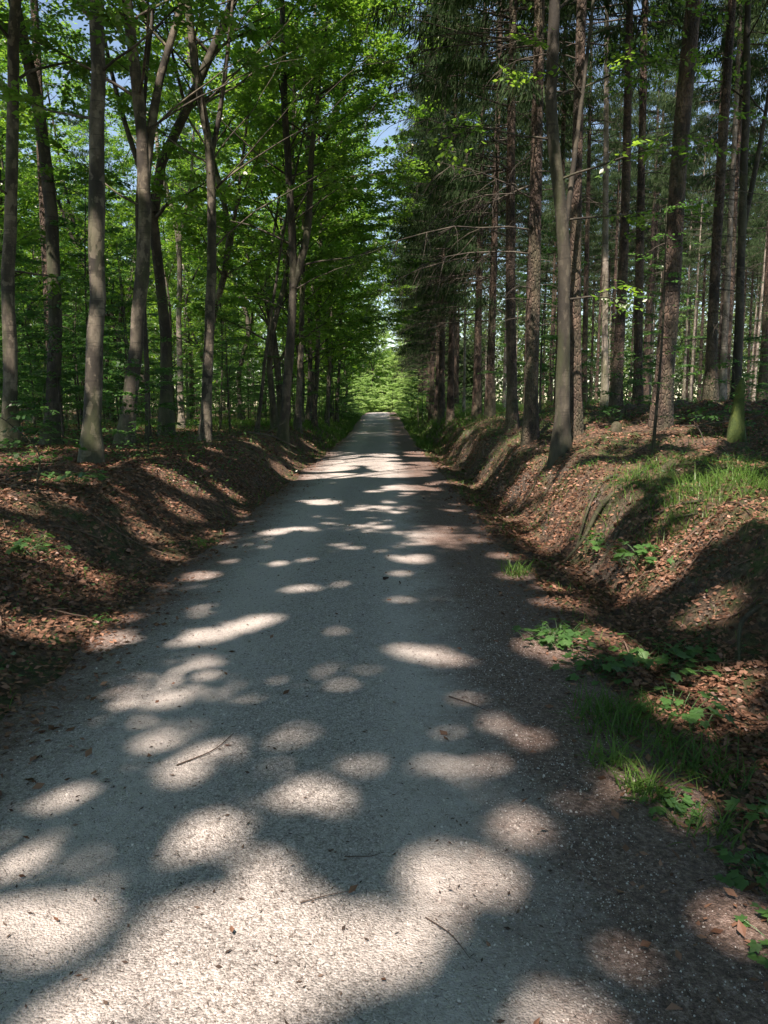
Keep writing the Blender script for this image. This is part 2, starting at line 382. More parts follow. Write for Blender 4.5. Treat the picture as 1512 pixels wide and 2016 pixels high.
# ------------------------------------------------------------------ beech generator
def crown_leaves(acc, P, D, lsize, per, mat, seed, spread=.35, tlen=(.3, .6), flat=.35, keep=None, twigs=True, origin=(0, 0, 0), rz=0):
    """P start points, D outward directions of leafy twigs"""
    r = np.random.default_rng(seed); n = len(P)
    if n == 0: return
    D = unit(D + r.normal(0, spread, (n, 3))*np.array([1, 1, .45]))
    Lt = r.uniform(tlen[0], tlen[1], n)
    U = unit(np.array([0, 0, 1.]) + r.normal(0, .28, (n, 3)))
    U = unit(U - D*np.sum(U*D, 1, keepdims=True)); S = np.cross(D, U)
    tone_t = np.clip(r.normal(.45, .2, n), 0, 1)
    s = (np.arange(per)+.5)/per
    side = np.where(np.arange(per) % 2 == 0, 1., -1.)
    ss = np.clip(s[None]+r.normal(0, .06, (n, per)), 0, 1)
    off = lsize*.45
    C = P[:, None]+D[:, None]*(ss*Lt[:, None])[..., None] + S[:, None]*(side[None]*off)[..., None]
    C[..., 2] -= .10*(ss**2)*Lt[:, None]
    A = D[:, None]*.75 + S[:, None]*side[None, :, None]*.75 + r.normal(0, .22, (n, per, 3)) + np.array([0, 0, -.15])
    Nn = U[:, None] + r.normal(0, flat, (n, per, 3))
    L = lsize*r.uniform(.7, 1.2, (n, per)); tone = np.clip(tone_t[:, None]+r.normal(0, .13, (n, per)), 0, 1)
    C = C.reshape(-1, 3); A = A.reshape(-1, 3); Nn = Nn.reshape(-1, 3); L = L.ravel(); tone = tone.ravel()
    if keep is not None:
        c, s_ = math.cos(rz), math.sin(rz)
        Wd = np.stack([C[:, 0]*c-C[:, 1]*s_, C[:, 0]*s_+C[:, 1]*c, C[:, 2]], 1)+np.array(origin)
        k = keep(Wd); C, A, Nn, L, tone = C[k], A[k], Nn[k], L[k], tone[k]
    leaves(acc, C, A, Nn, L, L*.62, mat, tone)

def curve(p0, d0, L, n, up, r, wig=.06):
    pts = [np.array(p0, float)]; d = unit(np.array(d0, float)); st = L/(n-1)
    for k in range(n-1):
        d = unit(d + np.array([0, 0, up])/(n-1) + r.normal(0, wig, 3)); pts.append(pts[-1]+d*st)
    return np.array(pts)

def make_beech(seed, path, r0, height, crown=(6., 4.2), forks=(), leaf=.085, nl=16, density=1.0, bark='beech_bark', keep=None, origin=(0, 0, 0), sides=10, low=(), limb_parts=False, spread=1.0, lm='beech_leaf'):
    """path: trunk points relative to base. returns list of (part name, mesh)"""
    r = np.random.default_rng(seed); parts = []
    path = [np.array(p, float) for p in path]
    top = path[-1]; d = unit(path[-1]-path[-2])
    while top[2] < height:
        d = unit(d + r.normal(0, .05, 3)*np.array([1, 1, 0]) + np.array([0, 0, .08])); top = top+d*2.2; path.append(top)
    n = 34 if sides > 8 else 18
    tr = resample(path, n); tr = tr + np.r_[np.zeros((1, 3)), r.normal(0, .007, (n-1, 3))*np.array([1, 1, 0])]
    t = np.linspace(0, 1, n); base = tr[0].copy()
    tr = np.vstack([base-np.array([0, 0, .25]), tr]); rad = np.r_[r0*1.1, r0*(1-.86*t**1.1)]
    a = Acc(); tube(a, tr, rad, sides, 0, .5, .7, .10, seed)
    parts.append(('trunk', a.mesh('trunk', [M[bark]])))
    trunk = tr[1:]; trad = rad[1:]
    P = []; D = []
    limbs = Acc()
    specs = []
    for f in forks: specs.append(('fork', resample([np.array(q, float) for q in f[0]], 14), f[1]))
    c0, c1 = crown
    ga = r.uniform(0, 6)
    for k in range(nl):
        f = (k+r.uniform(.1, .9))/nl; z = c0+(height*.96-c0)*f**.9
        i = int(np.argmin(abs(trunk[:, 2]-z))); ga += 2.4+r.normal(0, .3)
        shape = (1-.55*f)*(1 if f > .12 else .8); L = c1*shape*r.uniform(.75, 1.2)*spread
        el = math.radians(r.uniform(25, 48)+20*f)
        d0 = (math.cos(ga)*math.cos(el), math.sin(ga)*math.cos(el), math.sin(el))
        specs.append(('limb', curve(trunk[i], d0, L, 9, -.15, r, .09), max(trad[i]*(.42 if keep is None else (.15 if leaf > .2 else .3)), .012)))
    for (z, az, L, el) in low:
        i = int(np.argmin(abs(trunk[:, 2]-z))); el = math.radians(el)
        specs.append(('limb', curve(trunk[i], (math.cos(az)*math.cos(el), math.sin(az)*math.cos(el), math.sin(el)), L, 9, -.1, r, .08), max(trad[i]*.22, .012)))
    extra = []
    for kind, pts, rr in specs:
        if kind == 'fork':
            la = Acc(); m_ = len(pts); tube(la, pts, rr*(1-.75*np.linspace(0, 1, m_)), 8, 0, .5, 0, .08, seed)
            parts.append(('limb', la.mesh('limb', [M[bark]])))
            for q in range(5, m_, 2):
                ga += 2.4; el = math.radians(r.uniform(20, 45)); L = c1*.45*r.uniform(.6, 1.1)
                extra.append((curve(pts[q], (math.cos(ga)*math.cos(el), math.sin(ga)*math.cos(el), math.sin(el)), L, 7, -.15, r, .09), rr*.3))
        else: extra.append((pts, rr))
    for pts, rr in extra:
        m_ = len(pts); L = np.linalg.norm(np.diff(pts, axis=0), axis=1).sum()
        tube(limbs, pts, rr*(1-.85*np.linspace(0, 1, m_)), 5, 0)
        ns = max(3, int(L*2.1))
        for k in range(ns):
            s = .25+.75*(k+r.uniform(0, 1))/ns; q = min(int(s*(m_-1)), m_-2); fr = s*(m_-1)-q
            p = pts[q]*(1-fr)+pts[q+1]*fr; dd = unit(pts[q+1]-pts[q]); sd = np.array([-dd[1], dd[0], 0])*(1 if k % 2 else -1)
            d2 = unit(dd*.7+sd*r.uniform(.5, 1.1)+np.array([0, 0, r.uniform(-.25, .15)]))
            L2 = r.uniform(.6, 1.5)*(1.15-.5*s)*min(1.2, .4+L/5)
            sp = curve(p, d2, L2, 5, -.12, r, .1)
            if keep is None or keep(sp+np.array(origin)).all(): tube(limbs, sp, rr*.3*(1-.8*np.linspace(0, 1, 5))*(1.1-.6*s)+.002, 3, 0)
            nt_ = int(L2*9*density)
            if nt_:
                ii = r.uniform(.1, 4, nt_); i0 = np.minimum(ii.astype(int), 3); fr = (ii-i0)[:, None]
                P.append(sp[i0]*(1-fr)+sp[i0+1]*fr); dd2 = unit(sp[i0+1]-sp[i0]); P_sd = np.stack([-dd2[:, 1], dd2[:, 0], np.zeros(nt_)], 1)*np.where(r.random(nt_) > .5, 1, -1)[:, None]
                D.append(dd2*.6+P_sd*.7)
    parts.append(('branches', limbs.mesh('branches', [M[bark]])))
    lf = Acc()
    if P: crown_leaves(lf, np.concatenate(P), np.concatenate(D), leaf, 8, 0, seed+5, keep=keep, origin=origin)
    parts.append(('crown', lf.mesh('crown', [M[lm]])))
    return parts

# ------------------------------------------------------------------ spruce generator
def make_spruce(seed, r0, height, live0=9.0, reach=3.2, path=None, edge=None, dead=(1.8, 9.0, 34), sides=10, dens=1.0, bark='spruce_bark', keep=None, origin=(0, 0, 0), dead_parts=False, dead_long=0):
    r = np.random.default_rng(seed); parts = []
    if path is None: path = [(0, 0, 0), (r.normal(0, .12), r.normal(0, .12), height*.5)]
    path = [np.array(p, float) for p in path]; d = unit(path[-1]-path[-2]); top = path[-1]
    k_ = (height-top[2])/d[2]; path.append(top+d*k_)
    n = 30 if sides > 8 else 14
    tr = resample(path, n); t = np.linspace(0, 1, n)
    tr = np.vstack([tr[0]-np.array([0, 0, .3]), tr]); rad = np.r_[r0*1.1, r0*(1-.93*t)]
    a = Acc(); tube(a, tr, rad, sides, 0, .5, .55, .05, seed)
    parts.append(('trunk', a.mesh('trunk', [M[bark]])))
    trunk = tr[1:]
    def at(z):
        i = int(np.clip(np.searchsorted(trunk[:, 2], z)-1, 0, n-2)); f = (z-trunk[i, 2])/(trunk[i+1, 2]-trunk[i, 2]); return trunk[i]*(1-f)+trunk[i+1]*f
    # dead snags
    def snag(acc, z, az, L, rr, bend, twigs):
        p0 = at(z); d0 = (math.cos(az), math.sin(az), r.uniform(-.05, .25))
        pts = curve(p0, d0, L, 8, bend, r, .07)
        tube(acc, pts, rr*(1-.8*np.linspace(0, 1, 8)), 4, 0)
        for k in range(twigs):
            q = r.integers(2, 7); dd = unit(pts[q]-pts[q-1]); sd = np.array([-dd[1], dd[0], 0])*(1 if k % 2 else -1)
            tp = curve(pts[q], dd*.6+sd+np.array([0, 0, r.uniform(-.5, .1)]), L*r.uniform(.15, .4), 5, -.9, r, .12)
            tube(acc, tp, rr*.35*(1-.7*np.linspace(0, 1, 5))+.0012, 3, 0)
    z0, z1, nd = dead; da = Acc()
    for k in range(nd):
        z = r.uniform(z0, z1); args = (z, r.uniform(0, 2*PI), r.uniform(.5, 1.9)*(0.6+.5*(z/z1)), r.uniform(.006, .014), r.uniform(-1.1, -.2), 4)
        if dead_parts and k < 26:
            b = Acc(); snag(b, *args); parts.append(('dead_branch', b.mesh('dead_branch', [M['dead_twig']])))
        else: snag(da, *args)
    for k in range(dead_long):
        z = r.uniform(3.2, 9.5); az = PI+r.normal(0, .5)
        if dead_parts:
            b = Acc(); snag(b, z, az, r.uniform(2.2, 4.2), r.uniform(.016, .026), r.uniform(-.9, .1), 14); parts.append(('dead_branch', b.mesh('dead_branch', [M['dead_twig']])))
        else: snag(da, z, az, r.uniform(2, 3.6), r.uniform(.016, .024), r.uniform(-.9, .1), 12)
    if da.v: parts.append(('branches', da.mesh('branches', [M['dead_twig']])))
    # live boughs
    C = []; A = []; Nn = []; L_ = []; W_ = []; tone = []
    br = Acc(); specs = []
    z = live0
    while z < height-.6:
        f = (z-live0)/(height-live0)
        for k in range(r.integers(3, 6)):
            specs.append((z+r.uniform(-.2, .2), r.uniform(0, 2*PI), reach*(1-f)**.75*r.uniform(.7, 1.15)+.25, r.uniform(-.25, .05)+.5*f, .5))
        z += .42+.12*r.random()
    if edge:
        az0, e0, e1, ne, eL = edge
        for k in range(ne):
            zz = e0+(e1-e0)*(k+r.random())/ne
            specs.append((zz, az0+r.normal(0, .55), eL*r.uniform(.6, 1.15)*(.65+.35*(zz-e0)/(e1-e0)), r.uniform(-.22, .0), .35))
    for (zz, az, L, el, upc) in specs:
        pts = curve(at(zz), (math.cos(az), math.sin(az), el), L, 9, upc*.5, r, .03)
        tube(br, pts, np.linspace(.012+L*.006, .004, 9), 4, 0)
        m_ = int(112*L*dens*.62)+8
        s = r.uniform(.16, 1, m_)**.8; q = np.minimum((s*8).astype(int), 7); fr = (s*8-q)[:, None]
        p = pts[q]*(1-fr)+pts[q+1]*fr; dd = unit(pts[q+1]-pts[q]); sd = np.stack([-dd[:, 1], dd[:, 0], np.zeros(m_)], 1)*np.where(r.random(m_) > .5, 1., -1.)[:, None]
        w = (L*.22*(1.15-s)+.12)*r.random(m_)
        p = p+sd*w[:, None]+dd*w[:, None]*.5; hang = r.uniform(.05, .34, m_)*(1-.5*s)
        ax = unit(dd*.35+sd*.4+np.array([0, 0, -1.])*r.uniform(.2, 2.2, m_)[:, None]+r.normal(0, .15, (m_, 3)))
        l = r.uniform(.14, .38, m_)
        p = p+ax*(l*.45)[:, None]
        C.append(p); A.append(ax); Nn.append(r.normal(0, 1, (m_, 3))); L_.append(l*1.1); W_.append(r.uniform(.014, .034, m_)); tone.append(np.clip(r.normal(.4, .25, m_), 0, 1))
    parts.append(('branches', br.mesh('branches', [M['dead_twig']])))
    C = np.concatenate(C); A = np.concatenate(A); Nn = np.concatenate(Nn); L_ = np.concatenate(L_); W_ = np.concatenate(W_); tone = np.concatenate(tone)
    if keep is not None:
        k = keep(C+np.array(origin)); C, A, Nn, L_, W_, tone = C[k], A[k], Nn[k], L_[k], W_[k], tone[k]
    lf = Acc(); leaves(lf, C, A, Nn, L_, W_*1.25, 0, tone, .05, 'diamond')
    parts.append(('crown', lf.mesh('crown', [M['needle']])))
    # merge the two kinds of boughs into one named part where both exist
    return parts

def plant_tree(name, label, cat, parts, loc, rz=0.0, sc=1.0, group=None):
    t = thing(name, label, cat, loc, rz, group, sc)
    for pn, me in parts:
        if len(me.polygons) == 0: continue
        link({'branches': 'branchwork'}.get(pn, pn), me, t)
    return t

# ------------------------------------------------------------------ sun flecks: gaps in the near crowns
SPOTS = [(-.43, 2.03, .35), (-.02, 2.06, .20), (-.65, 2.68, .17), (-.37, 2.95, .12), (-.2, 2.9, .10), (-.39, 2.46, .12), (.2, 2.46, .16), (.36, 2.4, .14), (.54, 2.75, .15),
 (-.98, 2.15, .14), (-.78, 1.85, .16), (-1.35, 2.55, .15), (-1.2, 2.17, .15), (-1.31, 2.95, .13), (.47, 1.75, .18), (.15, 2.15, .12), (.72, 2.04, .10), (-.88, 3.21, .15),
 (-.75, 3.4, .1), (-1.2, 4.02, .10), (-1.25, 5.2, .22), (-1.05, 5.4, .2), (-.85, 5.6, .12), (-1.08, 7.65, .17), (-1.61, 7.84, .13), (.32, 7.84, .24), (-.7, 6.56, .16), (-.4, 6.7, .13),
 (-.33, 5.26, .10), (.40, 4.66, .16), (.11, 4.86, .14), (.25, 4.75, .16), (.73, 3.53, .14), (.58, 3.7, .12), (.31, 3.59, .10), (.49, 3.26, .10), (.46, 4.02, .12), (-1.41, 9.63, .25), (-1.15, 9.9, .2),
 (-1.93, 5.2, .22), (-2.2, 5.4, .2), (-2.04, 5.73, .16), (-1.75, 7.18, .2), (-2.5, 5.0, .25), (-2.6, 6.6, .2), (-3.6, 8.8, .3), (-2.6, 8.4, .25), (-3.9, 10.4, .3), (-2.6, 12.5, .3), (-4.6, 13.6, .5),
 (-1, 12.65, .35), (.45, 15.07, .5), (1.62, 5.4, .2), (1.75, 5.1, .2), (2.1, 4.6, .3), (2.5, 5.6, .25), (1.55, 6.8, .2), (1.5, 6.2, .2), (2.7, 6.6, .35), (3.1, 6.3, .4), (3.3, 6.8, .5), (3.0, 7.3, .3),
 (2.0, 3.6, .15), (4.1, 9.2, .35), (4.6, 11.3, .5), (3.2, 11.8, .3), (1.3, 8.2, .2), (1.1, 2.2, .15), (1.3, 3.0, .12), (-.6, 1.2, .3), (.9, 2.9, .1)]
for q in range(46):   # beyond: broad bright stripes across the road
    SPOTS.append((random.uniform(-2.2, 1.4), random.uniform(17, 27), random.uniform(.35, .75)))
for q in range(16): SPOTS.append((random.uniform(-2.2, 1.4), random.uniform(9.5, 16), random.uniform(.08, .2)))
SPOTS = [(a, b, c*(.86 if 3.1 < b < 14 else 1)) for a, b, c in SPOTS]
for q in range(55): SPOTS.append((random.uniform(-2.2, 1.5), 1.6+13*random.random()**1.3, random.uniform(.05, .11)))
for a, b, c in list(SPOTS):    # ragged outlines: smaller gaps around each large one
    if 2.8 < b < 16:
        for q in range(2):
            an = random.uniform(0, 2*PI); SPOTS.append((a+c*1.1*math.cos(an), b+c*1.4*math.sin(an), c*random.uniform(.25, .55)))
SPOTS += [(1.25, 2.15, .12), (1.2, 2.85, .10), (1.6, 2.9, .1), (2.6, 8.3, .25), (2.9, 10.2, .3), (-2.9, 6.3, .2), (-3.6, 6.9, .35), (1.18, 5.0, .30), (1.65, 4.05, .24), (2.38, 6.9, .28), (1.05, 3.12, .16), (1.28, 7.2, .18), (3.4, 7.6, .5), (4.2, 8.8, .4), (2.2, 9.6, .3), (2.8, 13, .3), (-3.3, 7.6, .25), (-3.0, 11, .4)]
for q in range(90): SPOTS.append((random.uniform(-2.6, 2.6), random.uniform(1.5, 16), random.uniform(.025, .065)))
for q in range(40): SPOTS.append((random.choice((random.uniform(-6, -2.2), random.uniform(2.0, 6.0))), random.uniform(6, 18), random.uniform(.06, .25)))
TRUNK = [(-4.1, 10.85, 1.35, .16), (-4.08, 10.85, 2.1, .2), (-4.05, 10.85, 2.75, .16), (-4.0, 10.85, 3.9, .2), (-4.9, 14.8, 1.9, .2), (-4.75, 14.8, 3.2, .25), (-4.5, 14.8, 6.2, .3),
 (-4.15, 17.8, 1.3, .25), (-4.05, 17.8, 3.2, .3), (-3.95, 17.8, 6.6, .3), (-6.9, 13.8, 1.2, .35), (-6.75, 13.8, 3.0, .3), (-2.75, 21.8, 4.3, .3), (-6.9, 15.8, 4.6, .25),
 (3.3, 13.1, 1.6, .2), (3.28, 13.1, 2.2, .25), (3.26, 13.1, 2.9, .28), (3.25, 13.1, 3.5, .25), (3.22, 13.1, 4.2, .25), (2.86, 12.3, 3.0, .16), (2.85, 12.3, 3.6, .16),
 (4.6, 12.8, 1.6, .22), (4.6, 12.8, 2.2, .2), (4.65, 12.8, 3.4, .15), (7.1, 24.8, 3., .5), (7.1, 24.8, 4.2, .5), (7.1, 24.8, 5.4, .5), (6.8, 15.8, 2.0, .25), (6.1, 19.8, 3.2, .3)]
_S = np.array([(a, b, c) for a, b, c in SPOTS]+[(a, b, d*1.2) for a, b, c, d in TRUNK])
_SZ = np.array([Hs(a, b) for a, b, c in SPOTS]+[c for a, b, c, d in TRUNK])
def keep_shade(Wd):
    """leaves that would shade one of the flecks are left out, so the crown has its gap there"""
    k = np.ones(len(Wd), bool)
    for (sx_, sy_, sr), z in zip(_S, _SZ):
        d = Wd-np.array([sx_, sy_, z]); t = d @ TO_SUN
        r2 = np.sum(d*d, 1)-t*t
        k &= ~((r2 < sr*sr) & (t > 0))
    return k

# ------------------------------------------------------------------ hand-placed trees (metres)
def rel(base_xy, pts, Y):
    z0 = Hs(base_xy[0], base_xy[1]); return z0, [(x-base_xy[0], (y if y is not None else 0)-0, z-z0) for x, y, z in pts]
used = []
def hand(name, label, cat, kind, Y, pts, r0, height, **kw):
    """pts: list of (X, Z) world at that depth; the base is set on the ground"""
    X = pts[0][0]; z0 = Hs(X, Y); used.append((X, Y))
    path = [(0, 0, 0)]+[(x-X, kw.get('lean', 0)*(z-z0), z-z0) for x, z in pts[1:]]
    kw.pop('lean', None)
    org = (X, Y, z0); r0 *= .74
    if kind == 'beech':
        fk = [([(x-X, dy, z-z0) for x, dy, z in f[0]], f[1]) for f in kw.pop('forks', [])]
        parts = make_beech(kw.pop('seed'), path, r0, height, forks=fk, origin=org, sides=14, **kw)
    else: parts = make_spruce(kw.pop('seed'), r0, height, path=path, origin=org, sides=14, **kw)
    return plant_tree(name, label, cat, parts, org)

ks = keep_shade
BACK = []
hand('beech_tree', 'nearest left beech, thick grey trunk with sunlit patches standing on the left bank', 'tree', 'beech', 11, [(-4.25, .75), (-4.15, 1.96), (-4.05, 3.02), (-3.95, 5.06), (-3.83, 6.99)], .165, 19, seed=101, crown=(5.5, 6.0), nl=28, density=2.0, leaf=.12, keep=ks, low=((4.6, 2.6, 2.2, 15), (5.4, -.6, 2.6, 20), (6.2, .7, 2.8, 25)))
hand('beech_tree', 'leaning beech with crooked trunk that forks in two high up, behind the nearest left trunk', 'tree', 'beech', 15, [(-5.11, .85), (-4.77, 3.06), (-4.52, 5.41), (-4.54, 7.21), (-4.69, 8.95)], .19, 20, seed=102, crown=(5.5, 5.0), nl=24, density=2.2, leaf=.11, keep=ks, forks=[([(-4.52, 0, 5.6), (-4.42, .1, 6.5), (-4.22, .2, 7.6), (-3.75, .4, 9.2), (-3.2, .6, 12.5)], .10)], low=((5.6, .1, 3.2, 38), (5.9, .5, 3.6, 45), (4.6, 2.9, 2, 20)))
hand('beech_tree', 'straight beech with pale sunlit patches and long ascending branches, left of the road', 'tree', 'beech', 18, [(-4.25, .8), (-4.05, 3.36), (-3.92, 5.62), (-3.94, 7.48), (-4.15, 8.86), (-4.29, 10.42)], .17, 20, seed=103, crown=(5, 4.4), nl=24, density=2.2, leaf=.11, keep=ks, low=((4.2, .05, 3.6, 42), (5.4, .15, 3.6, 50), (6.4, .3, 3.2, 52), (7.4, .0, 3.6, 40), (8, -.4, 4.4, 25), (8.6, .1, 4.6, 20), (9.4, -.2, 4.8, 12)), forks=[([(-3.93, 0, 7.0), (-3.7, .2, 8.2), (-3.5, .3, 9.6), (-3.2, .4, 12)], .07)])
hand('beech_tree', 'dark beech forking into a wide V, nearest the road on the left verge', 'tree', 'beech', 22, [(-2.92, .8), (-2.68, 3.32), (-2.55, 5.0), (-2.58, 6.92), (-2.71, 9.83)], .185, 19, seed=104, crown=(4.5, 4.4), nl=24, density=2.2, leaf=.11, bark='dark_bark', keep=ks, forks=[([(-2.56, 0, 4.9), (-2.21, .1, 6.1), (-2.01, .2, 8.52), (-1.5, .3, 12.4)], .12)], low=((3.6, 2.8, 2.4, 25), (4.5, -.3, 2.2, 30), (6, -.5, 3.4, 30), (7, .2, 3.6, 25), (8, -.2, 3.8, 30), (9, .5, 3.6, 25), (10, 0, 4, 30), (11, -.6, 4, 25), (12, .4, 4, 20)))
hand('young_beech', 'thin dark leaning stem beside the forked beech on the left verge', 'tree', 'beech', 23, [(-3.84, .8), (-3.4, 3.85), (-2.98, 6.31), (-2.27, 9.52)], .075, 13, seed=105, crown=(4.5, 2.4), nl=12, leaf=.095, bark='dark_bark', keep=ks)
hand('beech_tree', 'beech with pale lit root flare at the far left edge of the picture', 'tree', 'beech', 14, [(-6.91, .8), (-6.77, 2.52), (-6.75, 3.41), (-6.57, 5.15), (-6.28, 8.46)], .17, 19, seed=106, crown=(6, 5.5), nl=22, density=1.4, leaf=.12, keep=ks, low=((3.4, 1.2, 2, 10), (4.6, -2, 2, 20)))
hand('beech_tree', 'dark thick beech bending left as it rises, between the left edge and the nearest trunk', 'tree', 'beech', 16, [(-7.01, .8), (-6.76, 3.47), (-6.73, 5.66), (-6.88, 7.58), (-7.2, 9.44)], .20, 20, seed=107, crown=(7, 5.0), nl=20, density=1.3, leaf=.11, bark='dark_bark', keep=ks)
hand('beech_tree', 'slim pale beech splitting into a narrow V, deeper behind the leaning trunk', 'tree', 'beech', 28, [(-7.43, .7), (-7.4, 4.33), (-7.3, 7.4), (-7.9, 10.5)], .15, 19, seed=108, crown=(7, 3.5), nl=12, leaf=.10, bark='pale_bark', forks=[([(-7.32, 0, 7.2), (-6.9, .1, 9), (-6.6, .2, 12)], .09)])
hand('young_beech', 'thin dark stem just right of the leaning beech', 'tree', 'beech', 16, [(-4.95, .85), (-4.92, 3.2), (-4.98, 5.2), (-4.75, 7.6)], .075, 14, seed=109, crown=(6, 2.6), nl=12, leaf=.095, bark='dark_bark', keep=ks)
for (yy, sd_, lab) in ((29, 171, 'roadside beech reaching leafy boughs over the road, first one beyond the forked beech'), (36, 172, 'roadside beech with boughs over the road, second beyond the forked beech'), (44, 173, 'farther roadside beech whose boughs meet the spruces over the road'), (53, 174, 'farthest of the left beeches that arch over the road')):
    hand('beech_tree', lab, 'tree', 'beech', yy, [(-3.3, Hs(-3.3, yy)), (-3.1, 4), (-2.9, 9)], .16, 19, seed=sd_, crown=(4.5, 4.4), nl=18, density=1.5, leaf=.14, keep=ks, low=[(zz, (.9*math.sin(zz*2.3)), 4.6, 22) for zz in (3.6, 4.8, 5.8, 6.8, 7.8, 8.8, 9.8, 11.2)[:8]])
# canopy behind and beside the viewpoint
for i, (x, y, s_) in enumerate(((-5.2, 2.6, 121), (-4.6, -4.4, 122), (-8.6, 6.2, 123), (3.6, -3.2, 124), (-9.5, -2.0, 125), (-3.6, -9.5, 126), (-9.8, 11.2, 127), (3.4, -9.0, 128), (4.4, 1.2, 129), (-4.2, -7.5, 130), (-5.1, 7.9, 132), (4.9, 5.2, 133), (5.6, 8.6, 134))):
    o = hand('beech_tree', 'tall beech whose crown overhangs the road and throws the dappled shade', 'tree', 'beech', y, [(x, Hs(x, y)), (x+.1, 4), (x+.5*(x < 0), 9)], .17, 18.5, seed=s_, crown=(7.5, 6.0), nl=28, density=1.8, leaf=.21, keep=ks)
    o['group'] = 'beeches over the near road'
for (x, y, v) in ((-14, -9, 0), (-9, -14, 1), (-3.8, -16, 2), (3.6, -15, 0), (8.5, -11, 1), (14, -6, 2), (-18, -2, 1), (9.5, -3, 0), (-6, -22, 2), (5, -22, 1), (13, 3, 0), (-14, 4, 2)): BACK.append((x, y, v))  # unseen trees added to cut the sky light coming from behind
# right side
hand('beech_tree', 'smooth dark beech with a mossy foot, leaning left beside the red spruce trunk', 'tree', 'beech', 12.5, [(2.9, 1.2), (2.89, 2.82), (2.8, 4.62), (2.6, 5.9), (2.6, 7.73)], .15, 18, seed=131, crown=(6.2, 4.2), nl=18, density=1.1, leaf=.10, bark='dark_bark', keep=ks, forks=[([(2.85, 0, 4.2), (3.0, .1, 5.5), (3.2, .2, 7.4), (3.4, .3, 10)], .045)], low=((3.9, .2, 2.2, 10), (4.8, 3.3, 2.0, 15), (4.4, -.5, 2.4, 20), (5.4, .4, 2.6, 30), (2.2, .1, 1.0, 5)))
EDGE = PI
def sp(label, Y, pts, r0, h, seed, **kw):
    kw.setdefault('keep', ks)
    return hand('spruce_tree', label, 'tree', 'spruce', Y, pts, r0, h, seed=seed, dead_parts=True, **kw)
sp('spruce with reddish flaking bark in the sun, right behind the dark beech', 13.3, [(3.35, 1.3), (3.26, 3.32), (3.22, 4.98), (3.2, 8.12)], .145, 22, 141, live0=9.5, reach=2.6, dead=(2, 9, 20))
sp('thick dark spruce by the bank, left neighbour of the leaning beech', 15, [(2.88, 1.25), (2.87, 4.48), (2.84, 8.95)], .185, 24, 142, live0=9, reach=2.8, dead_long=9, edge=(PI, 6.0, 10, 8, 2.4), dead=(2, 9, 34))
sp('dark spruce holding long bare boughs out over the road', 19, [(3.2, 1.35), (3.05, 5.25), (2.98, 10.91)], .18, 25, 143, live0=9, reach=3.2, dead_long=11, edge=(PI, 5.2, 10, 14, 3.0), dead=(2, 9, 34))
sp('tall tapering spruce with a sunlit left foot, foremost on the right plateau', 13, [(4.7, 1.4), (4.77, 3.28), (4.8, 5.69), (4.9, 7.97)], .21, 24, 144, live0=9.5, reach=2.6, dead=(2.2, 9, 26))
sp('dark spruce with a tangle of curved dead twigs low on its trunk', 16, [(6.81, 1.55), (6.76, 3.67), (6.76, 7.11), (6.78, 9.44)], .15, 23, 145, live0=10, reach=2.4, dead=(1.2, 5, 34))
hand('beech_tree', 'slender dark beech near the right edge, forking high up', 'tree', 'beech', 17, [(7.82, 1.5), (7.72, 4.87), (7.52, 9.93)], .13, 18, seed=146, crown=(6.5, 3.4), nl=13, leaf=.10, bark='dark_bark', keep=ks, forks=[([(7.7, 0, 5.2), (8.0, .1, 7), (8.3, .1, 10)], .07)])
sp('grey brown spruce, left of a pair between the red trunk and the foremost spruce', 20, [(6.05, 1.5), (6.09, 5.44), (5.98, 11.4)], .185, 25, 147, live0=10, reach=2.8, dead=(2.2, 9, 30))
sp('grey brown spruce, right of a pair between the red trunk and the foremost spruce', 21, [(6.95, 1.5), (6.86, 4.32), (6.67, 11.89)], .17, 25, 148, live0=10, reach=2.8, dead=(2.2, 9, 30))
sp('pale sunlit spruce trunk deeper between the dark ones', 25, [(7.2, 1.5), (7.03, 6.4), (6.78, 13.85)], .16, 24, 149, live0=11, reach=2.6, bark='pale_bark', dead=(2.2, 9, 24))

# ------------------------------------------------------------------ variants for the rest of the wood
def bv(seed, h, r0, cr, leaf, nl, dens, bark='dark_bark', cr2=3.9, lm='beech_leaf'):
    r = np.random.default_rng(seed)
    p = [(0, 0, 0)]+[(r.normal(0, .22)*k, r.normal(0, .22)*k, 2.8*k) for k in range(1, 4)]
    return make_beech(seed, p, r0, h, lm=lm, crown=(cr, cr2), leaf=leaf, nl=nl, density=dens, bark=bark, sides=8, forks=[([(p[2][0], p[2][1], p[2][2]-.4), (p[2][0]+.5, .2, p[2][2]+2), (p[2][0]+1.2, .2, p[2][2]+6)], r0*.5)] if seed % 2 else [])
BV = [bv(201, 19, .13, 4.0, .135, 24, 1.7), bv(202, 17, .10, 3.0, .13, 24, 1.65, 'beech_bark'), bv(203, 21, .15, 5.0, .14, 24, 1.7), bv(204, 14, .07, 2.2, .12, 22, 1.4), bv(205, 18, .11, 3.2, .135, 26, 1.7, 'beech_bark')]
SV = [make_spruce(301, .15, 24, 12, 2.3, sides=8, dead=(1.8, 12, 60)), make_spruce(302, .12, 22, 11, 2.1, sides=8, dead=(1.5, 11, 80)), make_spruce(303, .17, 25, 13, 2.5, sides=8, dead=(1.8, 13, 60)), make_spruce(304, .10, 19, 10, 1.8, sides=8, bark='pale_bark', dead=(1.2, 10, 70))]
